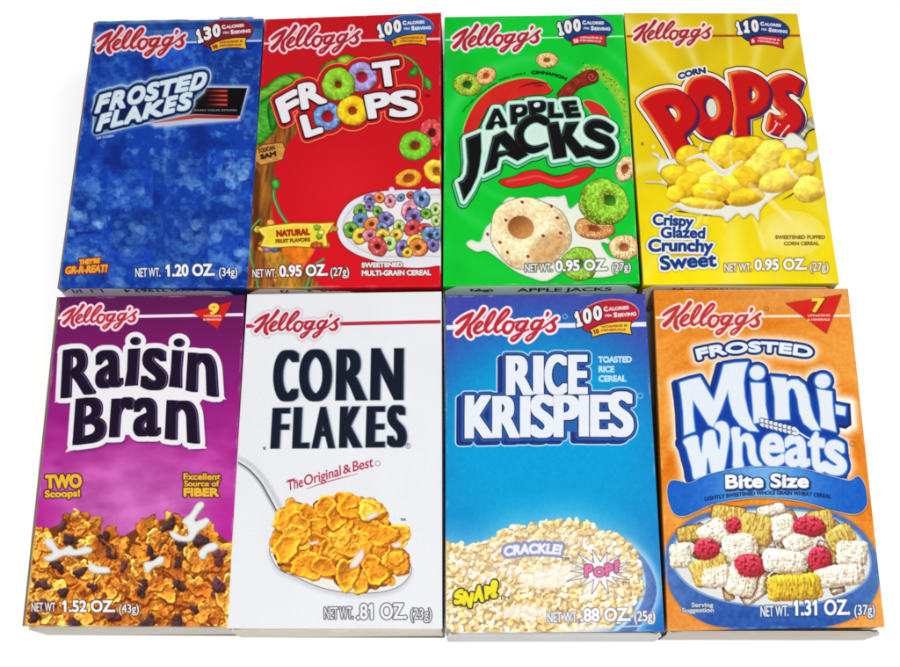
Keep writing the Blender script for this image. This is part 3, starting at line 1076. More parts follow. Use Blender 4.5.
    for q in (374, 568):
        A.fill(ell(*z([(q, 58)])[0], 2.6, 2.2), (236, 236, 240))
    # fruit sign
    A.part('flavor_sign')
    z = Zm(245, 180, 6.06)
    for (x, y, c) in [(155, 262, (240, 150, 70)), (105, 415, (236, 160, 60)), (135, 415, (150, 120, 190)), (178, 418, (70, 100, 170)), (515, 275, (240, 180, 60)), (535, 300, (236, 190, 70)), (490, 395, (232, 170, 50)), (110, 390, (230, 140, 60)), (80, 300, (230, 200, 60))]:
        X0, Y0 = z([(x, y)])[0]
        blob(A, X0, Y0, 4.2, int(x), c, .8, 0)
    d = A.sdf(segs(z([(75, 296), (150, 278), (300, 264), (450, 266), (540, 262), (490, 335), (500, 400), (430, 410), (300, 402), (155, 410), (95, 400), (118, 345)])), 4)
    A.put(d, (150, 90, 10), .9)
    A.put(d, lambda X, Y: np.stack([244 + 0 * X, 206 + 30 * fbm(X, Y, 8, 3), 40 + 40 * fbm(X, Y, 6, 4)], -1))
    A.ring(d, (252, 240, 150), -1.6, .7)
    A.text('NATURAL', *z([(190, 347), (396, 336)]), 42 / 6.06, (170, 44, 20), b=.7)
    A.text('FRUIT FLAVORS', *z([(186, 384), (396, 374)]), 24 / 6.06, (130, 60, 20), b=.35)
    for (x, y, r, c) in [(437, 290, 3.2, (130, 180, 60)), (462, 320, 3, (236, 220, 90)), (425, 396, 4.2, (200, 70, 40)), (450, 345, 3, (120, 170, 50)), (455, 395, 3, (226, 120, 40))]:
        blob(A, *z([(x, y)])[0], r, int(x + y), c, .8, 0)
    logo(A, (272.6, 48.4), (359.3, 32.2), red=(176, 30, 48), edge=(250, 220, 228))
    badge(A, (380.3, 38.8), (433, 27), '100', (44, 84, 150), (244, 170, 30), (140, 60, 20), '9', rim=(140, 140, 200))
    z = Zm(245, 140, 4.286)
    weight(A, z, 4.286, ('NET WT.', (32, 590), (134, 588), 36), ('0.95 OZ.', (147, 588), (356, 582), 50), ('(27g)', (367, 584), (447, 581), 36), ln=(90, 30, 30))
    A.part('ingredient_text')
    A.text('SWEETENED', *z([(500, 548), (676, 545)]), 22 / 4.286, (246, 240, 240), b=.4, line=(110, 60, 70), lw=.7)
    A.text('MULTI-GRAIN CEREAL', *z([(500, 583), (798, 580)]), 24 / 4.286, (246, 240, 240), b=.4, line=(110, 40, 50), lw=.7)


def art_green_jacks(A):
    X, Y = A.X, A.Y
    r = np.hypot(X - 530, (Y - 140) * 1.05)
    th = np.arctan2(Y - 140, X - 530)
    c = np.broadcast_to(np.array([8, 204, 48.]), X.shape + (3,)).copy()
    # faint swirling light bands
    sw = 0
    for r0, w, o, ph in [(92, 7, .28, .4), (112, 5, .2, 2.2), (140, 10, .25, 1.0), (76, 4, .15, 3.2)]:
        sw = sw + np.exp(-((r - r0 - 10 * np.sin(th + ph)) / w) ** 2) * o * (.6 + .4 * np.sin(th * 2 + ph))
    sw = np.clip(sw, 0, 1)[..., None]
    c = c * (1 - sw) + np.array([150, 244, 160]) * sw
    dk = np.clip((fbm(X, Y, 50, 5, 2) - .45) * 1.2, 0, .3)[..., None]
    c = c * (1 - dk) + np.array([0, 168, 40]) * dk
    A.C[:] = c / 255.
    rule(A, (443, 40), (626, 36.2), 1.5, (190, 250, 200))
    A.part('apple_picture')
    z = Zm(465, 75, 8.18)
    # apple outline
    ap = smooth(z([(-10, 480), (30, 340), (110, 210), (230, 110), (360, 55), (500, 32), (640, 55), (700, 110), (705, 135), (660, 160), (560, 165), (440, 190), (340, 230), (250, 260), (170, 310), (120, 400), (90, 470)]), 5)
    d = A.sdf(segs(ap), 5)
    A.put(d, (20, 60, 10), 1.1, op=.8)
    up = A.sdf(segs(ap + np.array([-.5, -.8])), 5)
    A.put(up, (150, 214, 90), .6)
    A.put(d, lambda X, Y: np.stack([206 + 20 * fbm(X, Y, 9, 2), 28 + 20 * fbm(X, Y, 9, 3), 30 + 0 * X], -1))
    A.put(A.stroke_sdf(z([(440, 110), (500, 85), (560, 72), (620, 68), (680, 72)]), [.6, 1.6, 2.2, 1.6, .5]), (110, 16, 20))
    A.put(A.stroke_sdf(z([(560, 95), (610, 92), (650, 96)]), [.5, 1.6, .5]), (110, 16, 20))
    z = Zm(530, 60, 6.67)
    d = A.sdf(segs(smooth(z([(355, 280), (410, 275), (480, 310), (530, 380), (500, 395), (420, 370), (390, 330)]), 4)), 4)
    A.put(d, (150, 214, 90), .9)
    A.put(d, (214, 44, 40))
    z = Zm(450, 120, 4.737)
    d = A.sdf(segs(smooth(z([(234, 290), (300, 272), (350, 250), (410, 240), (450, 255), (490, 272), (560, 258), (610, 232), (685, 232), (650, 275), (600, 306), (520, 324), (470, 312), (430, 298), (370, 312), (300, 322), (255, 312)]), 4)), 5)
    A.put(A.sdf(segs(smooth(z([(410, 236), (500, 262), (570, 250), (480, 284)]), 4)), 4), (60, 120, 30))
    A.put(d, (60, 20, 10), .8, op=.8)
    A.put(d, (222, 34, 36))
    A.put(A.stroke_sdf(z([(270, 292), (340, 282), (410, 268), (470, 285), (530, 292), (600, 270)]), 1.8), (246, 110, 84), aa=1, op=.7)
    # sugar trail
    z = Zm(530, 60, 6.67)
    tr = z([(320, 80), (380, 60), (450, 75), (520, 130), (590, 220), (630, 310), (648, 420), (645, 560)])
    d = A.stroke_sdf(tr, [2, 6, 10, 12, 12, 9, 6, 3], 5)
    s = d[0]
    A.put(d, lambda X, Y: np.stack([120 + 70 * fbm(X, Y, 3, 3), 196 + 20 * fbm(X, Y, 3, 4), 50 + 0 * X], -1), aa=2.2, op=.85)
    rg = np.random.RandomState(8)
    tp = smooth_open(tr, 12)
    for i in range(70):
        p = tp[rg.randint(len(tp))] + rg.randn(2) * 2.6
        A.put(A.sdf(segs(ell(p[0], p[1], .5 + .5 * rg.rand(), .4 + .4 * rg.rand(), 0, 8)), 2), [(60, 60, 20), (210, 230, 90), (150, 40, 20)][rg.randint(3)], op=.9)
    # cinnamon stick
    ci = smooth(z([(182, 240), (210, 195), (270, 140), (330, 100), (378, 75), (420, 72), (452, 100), (446, 145), (400, 165), (330, 190), (270, 250), (230, 262)]), 4)
    d = A.sdf(segs(ci), 4)
    A.put(d, (40, 16, 8), .7)
    def cin(X, Y):
        q = fbm((X - Y) * .4, (X + Y) * 1.2, 3, 2, 3)[..., None]
        return np.array([96, 22, 14]) * (1 - q) + np.array([196, 60, 36]) * q
    A.put(d, cin)
    c0 = z([(412, 112)])[0]
    A.fill(ell(*c0, 5.6, 6.0), (120, 30, 24))
    A.put(A.stroke_sdf([(c0[0] + rr * math.cos(a), c0[1] + rr * math.sin(a)) for a, rr in [(i * .6, 4.6 - i * .3) for i in range(14)]], .8), (216, 110, 90))
    # small rings on the green
    cring(A, *Zm(430, 5, 4.286)([(160, 342)])[0], 13.8, 4.6, (166, 196, 56), ry=11.2, seed=21, hole=(30, 120, 30), speck=(90, 70, 20), rot=10, lightc=(230, 236, 150))
    cring(A, *Zm(430, 5, 4.286)([(240, 305)])[0], 10, 3.2, (240, 178, 110), ry=8.6, seed=22, hole=(206, 90, 40), rot=-30, speck=(170, 90, 50), lightc=(250, 225, 180))
    cring(A, *Zm(430, 5, 4.286)([(502, 238)])[0], 11, 3.2, (236, 196, 128), ry=7.6, seed=23, hole=(190, 90, 40), speck=(150, 90, 50), lightc=(250, 235, 190))
    # slogan on an arc
    A.part('slogan_text')
    arcs = [('WITH REAL WHOLE GRAIN', (463, 113), (497, 84), 1.9, 2.2), ('CORN, APPLE &', (499, 82), (526, 74.3), 2.0, .8)]
    for t_, p, q, h, a in arcs:
        A.text(t_, p, q, h, (10, 60, 20), b=.12, arc=a)
    z = Zm(530, 60, 6.67)
    A.text('CINNAMON', *z([(8, 98), (240, 142)]), 3.6, (10, 50, 20), b=.45, arc=2.2)
    # title
    A.part('title_lettering')
    z1, z2, z3 = Zm(465, 75, 8.18), Zm(530, 60, 6.67), Zm(450, 120, 4.737)
    gl = [('A', z1([(205, 285), (310, 272), (365, 428), (150, 455)]), 2.1), ('P', z1([(368, 250), (515, 240), (500, 395), (378, 412)]), 1.9),
          ('P', z1([(512, 220), (665, 205), (650, 365), (540, 372)]), 1.9), ('L', z2([(116, 282), (222, 282), (224, 390), (118, 394)]), 1.8),
          ('E', z2([(205, 278), (308, 270), (342, 386), (246, 393)]), 1.8)]
    ds = []
    sh = []
    for c, q, b in gl:
        S = glyph_quad(c, q, b)
        ds.append(A.bold(S, b, 12))
        sh.append(A.bold(S + np.array([-.6, 2.2]), b, 12))
    polys = [z3([(75, 90), (145, 62), (148, 150), (140, 215), (128, 270), (100, 330), (65, 382), (40, 296), (62, 285), (78, 255), (84, 200)]),
             z3([(457, 17), (512, 10), (527, 72), (545, 14), (612, 10), (578, 75), (663, 170), (600, 184), (545, 110), (553, 178), (489, 189), (470, 90)])]
    Ja = segs(z3([(160, 257), (203, 80), (262, 52), (372, 168), (320, 196), (268, 168), (232, 180), (220, 228)]), z3([(224, 152), (238, 112), (270, 146)]))
    for S in [segs(p) for p in polys] + [Ja]:
        ds.append(A.sdf(S, 12))
        sh.append(A.sdf(S + np.array([-.6, 2.2]), 12))
    # C and S as brush forms
    cp = [(545.5, 122), (537, 118.5), (528, 121), (521, 128), (519, 137), (523, 146), (531, 150), (539, 149), (546, 146)]
    cw = [8.5, 9, 9.2, 9.5, 9.5, 9, 8, 6.5, 5]
    sp = z2([(535, 462), (480, 432), (425, 428), (392, 452), (402, 488), (455, 518), (510, 540), (535, 578), (515, 618), (460, 632), (400, 612), (372, 590)])
    sw_ = [8, 9, 9.6, 10, 10, 10, 10, 10, 10, 10, 8, 5]
    for p, w in ((cp, cw), (sp, sw_)):
        ds.append(A.stroke_sdf(p, w, 12))
        sh.append(A.stroke_sdf(np.array(p) + [-.6, 2.2], w, 12))
    U, V = A.union(ds), A.union(sh)
    core = A.sdf(segs(z3([(110, 80), (330, 0), (560, -10), (640, 10), (760, 60), (770, 130), (720, 160), (480, 170), (320, 160), (160, 150)])), 12)
    A.put(V, (16, 44, 22), 6.4)
    A.put(V, (94, 208, 146), 5.4)
    A.put(U, (16, 44, 22), 4.9)
    A.put(U, (150, 232, 190), 4.3)
    A.put(core, (214, 240, 226), 0, aa=.8)
    A.put(U, (226, 246, 236), 3.2, aa=.7)
    A.put(U, (120, 190, 160), 1.0, aa=.7)
    A.put(U, (14, 14, 18), 0)
    for (x, y, rx, ry, ro) in [(443, 290, 3.4, 2.4, -25), (588, 248, 3.4, 2.5, -20)]:
        A.fill(ell(*z1([(x, y)])[0], rx, ry, ro), (222, 242, 232))
    A.fill(z1([(238, 385), (262, 335), (285, 380)]), (222, 242, 232))
    s, D = U
    gy, gx = np.gradient(D)
    hi = np.clip(1 - np.abs(D + 1.5) / .7, 0, 1) * np.clip((-gy - gx) * 1.5, 0, 1) * .55
    A._mix(s, hi, (190, 196, 205), True)
    # cereal and milk
    A.part('cereal_picture')
    z = Zm(430, 140, 4.286)
    milk(A, z, [(155, 450), (175, 428), (215, 435), (240, 375), (300, 320), (315, 265), (350, 245), (400, 262), (500, 245), (550, 245), (580, 242), (600, 295), (650, 270), (700, 380), (760, 420), (790, 455), (735, 440), (770, 500), (830, 520), (800, 575), (700, 590), (590, 560), (500, 605), (430, 590), (360, 560), (250, 480), (200, 480)], (240, 243, 226), (20, 130, 40))
    cring(A, *z([(705, 380)])[0], 20, 6, (216, 150, 84), ry=10.5, rot=6, seed=31, hole=(180, 90, 40), speck=(150, 70, 40))
    cring(A, *z([(640, 532)])[0], 18, 5, (150, 200, 60), ry=16.5, seed=32, hole=(80, 140, 30), speck=(90, 110, 30), lightc=(225, 235, 150))
    cring(A, *z([(745, 268)])[0], 25, 6, (138, 196, 44), ry=22.6, rot=20, seed=33, hole=(60, 150, 30), hx=6, hy=-2, speck=(196, 222, 110), lightc=(215, 232, 120), rough=.5)
    cring(A, *z([(836, 125)])[0], 9, 3.4, (236, 200, 150), ry=13, rot=20, seed=34, hole=(190, 100, 40), speck=(150, 60, 40))
    cring(A, *z([(428, 402)])[0], 40.5, 13, (250, 226, 176), ry=35.5, rot=14, seed=35, hole=(216, 150, 84), hx=-9, hy=-6, lightc=(254, 244, 222), rough=.22, flat=.6)
    d = A.sdf(segs(ell(*z([(500, 460)])[0], 20, 12, -40)), 5)
    A.put(d, lambda X, Y: np.array([206, 140, 70])[None, None] * (.7 + .6 * fbm(X, Y, 2.5, 4, 3))[..., None], aa=3.5, op=.55)
    for (x, y) in [(395, 268), (325, 345), (247, 405), (485, 412), (545, 335), (332, 482), (420, 500), (560, 400), (450, 540), (520, 285), (300, 440)]:
        A.fill(smooth([(a + 0, b + 0) for a, b in ell(*z([(x, y)])[0], 1.9, 1.5, x % 90, 8)], 2), (136, 44, 40), op=.9)
    cring(A, *z([(832, 460)])[0], 15, 4.6, (240, 206, 146), ry=12.4, seed=36, hole=(196, 120, 60), speck=(160, 70, 40))
    logo(A, (454.5, 47.2), (539.5, 31.3), red=(176, 36, 50), edge=(246, 232, 232))
    badge(A, (560.2, 36.5), (612, 28.5), '100', (30, 62, 124), (206, 40, 50), (250, 225, 225), '10', rim=(90, 160, 150))
    weight(A, z, 4.286, ('NET WT.', (408, 566), (524, 563), 34), ('0.95 OZ.', (538, 565), (762, 558), 48), ('(27g)', (780, 562), (861, 560), 34), ln=(80, 90, 70))


def art_yellow_pops(A):
    X, Y = A.X, A.Y
    t = np.clip((Y - 10) / 270, 0, 1)[..., None]
    c = np.array([222, 190, 16]) * (1 - t) + np.array([252, 228, 4]) * t
    n = fbm(X, Y, 30, 9, 3)[..., None]
    c = c * (.94 + .12 * n)
    th = np.arctan2(Y - 150, X - 735)
    rr = np.hypot(X - 735, Y - 150)
    ray = 0
    rg = np.random.RandomState(5)
    for a, w, o in [(-1.35, .05, .5), (-1.62, .03, .45), (-1.05, .05, .3), (-2.0, .045, .55), (-2.28, .05, .6), (-2.6, .04, .45), (-.75, .05, .3), (-.3, .05, .3), (2.95, .07, .55), (1.25, .06, .25), (1.6, .12, .45), (2.2, .05, .35), (.6, .06, .3), (.95, .03, .3)]:
        dth = np.abs(np.angle(np.exp(1j * (th - a))))
        ray = ray + np.exp(-(dth / w) ** 2) * o
    ray = np.clip(ray * np.clip(rr / 60 - .4, 0, 1), 0, .8)[..., None]
    c = c * (1 - ray * .8) + np.array([250, 244, 190]) * ray * .8
    A.C[:] = c / 255.
    rule(A, (622, 36.4), (801, 35.6), 2.2, (176, 74, 20))
    # spoon
    A.part('spoon_picture')
    z = Zm(725, 60, 6.67)
    d = A.sdf(segs(smooth(z([(585, 385), (620, 440), (560, 470), (530, 540), (480, 620), (400, 600), (470, 500), (540, 420)]), 4)), 5)
    A.put(d, (70, 60, 20), .6)
    A.put(d, lambda X, Y: (np.array([190, 188, 160])[None, None] * (.6 + .8 * fbm((X + Y) * .3, (X - Y) * 2, 5, 4, 2))[..., None]))
    A.put(A.stroke_sdf(z([(605, 458), (550, 485), (520, 540), (480, 610)]), 1.3), (30, 26, 20))
    # title
    A.part('title_lettering')
    z1, z2 = Zm(625, 60, 6.67), Zm(725, 60, 6.67)
    P1 = segs(smooth(z1([(98, 284), (130, 248), (180, 218), (240, 200), (300, 193), (360, 205), (420, 250), (465, 310), (480, 370), (465, 430), (430, 470), (395, 510), (420, 560), (450, 620), (470, 700), (350, 700), (290, 590), (200, 440), (140, 350)]), 3),
              smooth(z1([(272, 316), (305, 308), (340, 340), (350, 378), (332, 396), (300, 365)]), 3))
    O = segs(smooth(z1([(398, 240), (405, 180), (440, 130), (490, 108), (560, 112), (630, 145), (690, 215), (720, 320), (710, 420), (670, 490), (600, 525), (520, 510), (460, 450), (420, 350)]), 4),
             ell(*z1([(568, 316)])[0], 6.8, 11.2, -12))
    P2 = segs(z2([(20, 90)]) + list(smooth_open(z2([(80, 75), (150, 78), (230, 110), (285, 170), (300, 240), (280, 310), (220, 362), (150, 385)]), 4)) + z2([(152, 470), (155, 518), (60, 520), (48, 440), (58, 330)]),
              smooth(z2([(165, 190), (185, 195), (206, 228), (198, 258), (172, 275), (160, 235)]), 3))
    Ss = segs(smooth(z2([(286, 150), (320, 118), (370, 98), (430, 96), (500, 132), (512, 150), (500, 190), (484, 236), (445, 214), (408, 214), (420, 250), (480, 300), (518, 370), (505, 440), (450, 488), (380, 502), (310, 490), (272, 462), (280, 410), (296, 358), (330, 372), (374, 376), (372, 345), (330, 310), (300, 250), (280, 195)]), 3))
    Ls = [P1, O, P2, Ss]
    U = A.union([A.sdf(s, 10) for s in Ls])
    A.put(U, (40, 20, 10), 5.0)
    A.put(U, (252, 236, 214), 4.0)
    A.fill(ell(*z1([(568, 316)])[0], 7.4, 11.8, -12), (226, 224, 208))
    fills = [((214, 160, 74), z1([(420, 500), (470, 480), (560, 540), (660, 560), (600, 640), (480, 640)])), ((206, 140, 70), z2([(210, 420), (255, 415), (262, 500), (215, 510)])), ((206, 140, 70), z2([(380, 500), (440, 520), (430, 560), (360, 530)]))]
    # letters from right to left so each laps the next
    for S, org in ((Ss, 0), (O, 0), (P2, 0), (P1, 0)):
        for k in (6.4, 5.2, 4.2, 3.2, 2.2, 1.1):
            A.put(A.sdf(S + np.array([.35 * k, .30 * k]), 6), (72, 28, 88), .8)
        d = A.sdf(S, 7)
        A.put(d, (90, 14, 40), .6)
        A.put(d, (204, 14, 18), 0)
        s, D = d
        gy, gx = np.gradient(A_blur(D))
        e = np.clip(1 + D / 4.2, 0, 1)
        ol = np.clip(-gx * 3.0 - gy * 1.6, 0, 1) * e * (D < 0)
        A._mix(s, np.clip(ol * 1.3, 0, 1), (254, 150, 60), True)
        dkm = np.clip(gx * 1.4 + gy * 1.4 - .2, 0, 1) * np.clip(1 + D / 2.5, 0, 1) * (D < 0) * .8
        A._mix(s, dkm, (90, 10, 40), True)
    for c, p in fills:
        pass
    G = text_segs('CORN', *z1([(360, 136), (540, 92)]), 6.6, 0, .8, .6)
    d = A.sdf(G, 4)
    A.put(d, (250, 244, 220), 2.2)
    A.put(d, (26, 42, 110), .6)
    # milk and puffs
    A.part('cereal_picture')
    zz = Zm(640, 130, 6.67)
    milk(A, zz, [(40, 350), (45, 338), (130, 345), (150, 310), (110, 270), (125, 200), (80, 165), (85, 150), (125, 160), (150, 190), (300, 190), (600, 150), (900, 100), (1000, 20), (1080, 60), (1120, 120), (1060, 180), (1180, 130), (1210, 90), (1230, 130), (1150, 220), (1100, 300), (1010, 380), (930, 430), (850, 480), (800, 540), (790, 610), (740, 560), (690, 590), (650, 560), (600, 600), (570, 615), (545, 580), (440, 570), (300, 545), (240, 520), (170, 555), (210, 510), (240, 480), (200, 400), (150, 360)], (240, 240, 226), (170, 120, 10))
    A.put(A.stroke_sdf(zz([(235, 542), (270, 545), (320, 555)]), [.3, 1.6, .4]), (60, 40, 10))
    A.put(A.stroke_sdf(zz([(395, 566), (440, 570), (480, 575)]), [.3, 1.5, .4]), (60, 40, 10))
    A.put(A.stroke_sdf(zz([(945, 470), (1000, 440), (1050, 405)]), [.3, 1.4, .8]), (60, 40, 10))
    Yc = [(242, 200, 36), (246, 208, 56), (238, 190, 30), (246, 214, 80)]
    puffs = [(330, 185, 82, 75), (560, 140, 85, 95), (720, 120, 110, 70), (860, 170, 120, 90), (235, 300, 85, 62), (410, 290, 95, 70), (640, 215, 80, 90), (800, 260, 120, 75), (1010, 200, 90, 70), (1080, 265, 80, 60), (330, 370, 85, 75), (480, 370, 95, 85), (560, 340, 80, 62), (620, 370, 100, 75), (700, 330, 110, 75), (930, 340, 130, 70),
             (240, 430, 58, 48), (420, 490, 125, 36), (700, 450, 115, 52), (1130, 395, 100, 75), (470, 420, 110, 60)]
    items = scatter(zz([(270, 170), (560, 90), (900, 120), (1090, 250), (1000, 380), (560, 470), (250, 440), (190, 320)]), 34, (8, 13), (.6, .9), Yc, 9, 'puff', (-7, -2))
    for k, (x, y, rx, ry) in enumerate(puffs):
        X0, Y0 = zz([(x, y)])[0]
        items.append((X0, Y0, rx / 5.7, ry / rx, -.25 * (x > 600) + .1, Yc[k % 4], 'puff', k * .55 + y * .012))
    heap(A, items, 64, ao=.04, amb=.68, gain=1.06, tint=.12)
    for p, w in [([(400, 175), (440, 190), (500, 250), (560, 290), (620, 250)], [5, 5, 6, 7, 3]), ([(310, 205), (350, 185), (410, 170)], [2, 3, 4]), ([(600, 145), (605, 200), (615, 250), (600, 290)], [1.2, 1, 2, 4]), ([(615, 260), (650, 230), (675, 215)], [4, 2.5, 3]),
                 ([(980, 215), (985, 250), (1010, 290), (1060, 330)], [1.5, 3, 2.5, 1]), ([(410, 100), (400, 120), (400, 135)], [1.5, 2, 2.4]), ([(430, 420), (460, 410), (490, 425)], [1, 1.8, 1])]:
        A.put(A.stroke_sdf(zz(p), w), (244, 242, 226))
        A.put(A.stroke_sdf(np.array(zz(p)) + [.3, .5], np.array(w) * .5), (226, 220, 190), aa=.8, op=.6)
    for (x, y, r) in [(88, 112, 2), (985, 210, 1.6), (1095, 125, 1.7), (575, 98, 1.2), (568, 635, 1.3)]:
        A.fill(ell(*zz([(x, y)])[0], r), (250, 226, 140))
    # milk splashes over the S
    for p in ([(345, 425), (320, 470), (290, 490)], [(425, 440), (390, 480), (370, 510)]):
        A.put(A.stroke_sdf(z2(p), [2, 1.1, 2]), (250, 220, 216))
    for (x, y) in [(405, 365), (365, 432), (335, 412)]:
        A.fill(ell(*z2([(x, y)])[0], .9), (246, 180, 170))
    # big pale puff and light rays
    z = Zm(615, 140, 3.673)
    pp = A.sdf(segs(smooth([(x, y) for x, y in ell(*z([(650, 345)])[0], 34, 23.5, 4, 14) + np.random.RandomState(3).randn(14, 2) * .8], 3)), 14)
    A.put(pp, (236, 196, 20), .6, aa=.9, op=.55)
    A.put(pp, lambda X, Y: np.stack([250 + 0 * X, 226 + 16 * fbm(X, Y, 10, 3, 3), 60 + 60 * fbm(X, Y, 10, 4, 3)], -1), aa=.8, op=.8)
    A.put(pp, (254, 242, 150), -9, aa=7, op=.6)
    for p, w in [([(500, 170), (640, 290)], [6, 3]), ([(545, 190), (650, 300)], [2, 1.5]), ([(350, 230), (290, 320)], [3, 5]), ([(370, 230), (330, 300)], [2, 3]), ([(510, 290), (550, 400)], [2, 4])]:
        A.put(A.stroke_sdf(z(p), w, 5, sm=False), (254, 246, 190), aa=1.6, op=.55, keep=True)
    # slogans
    A.part('slogan_text')
    T = [('Crispy', (138, 314), (286, 322), 42, .7), ('Glazed', (168, 362), (330, 364), 42, .65), ('Crunchy', (122, 412), (360, 414), 48, .85), ('Sweet', (168, 480), (374, 466), 54, .85)]
    ds = [(A.sdf(text_segs(t_, *z([p, q]), h / 3.673, 0, .6, b), 5), b) for t_, p, q, h, b in T]
    U = A.union([(s[0], s[1] - b) for s, b in ds])
    A.put(U, (120, 120, 60), 2.6, aa=.8, op=.6)
    A.put(U, (246, 246, 240), 1.9)
    A.put(A.stroke_sdf(z([(205, 422), (340, 424)]), .8), (214, 120, 90))
    A.put(U, (22, 56, 132), 0)
    A.part('ingredient_text')
    A.text('SWEETENED PUFFED', *z([(588, 365), (772, 364)]), 14 / 3.673, (110, 74, 20), b=.22)
    A.text('CORN CEREAL', *z([(620, 388), (750, 387)]), 14 / 3.673, (110, 74, 20), b=.22)
    A.part('front_panel')
    A.text('K', (641.2, 145.4), (644, 145.4), 3, (60, 50, 20), b=.1)
    logo(A, (635.2, 39.6), (710.3, 28.4), red=(170, 36, 44), edge=(252, 226, 214))
    badge(A, (738.6, 35.6), (789, 31.5), '110', (30, 56, 116), (206, 36, 44), (250, 225, 225), '6', rim=(60, 80, 120))
    weight(A, z, 3.673, ('NET WT.', (402, 484), (502, 482), 30), ('0.95 OZ.', (512, 480), (706, 477), 42), ('(27g)', (716, 480), (784, 480), 30), ln=(140, 110, 30))


def A_blur(D):
    K = D
    for _ in range(2):
        P = np.pad(K, 1, mode='edge')
        K = (P[:-2, 1:-1] + P[2:, 1:-1] + P[1:-1, :-2] + P[1:-1, 2:] + 2 * P[1:-1, 1:-1]) / 6
    return K


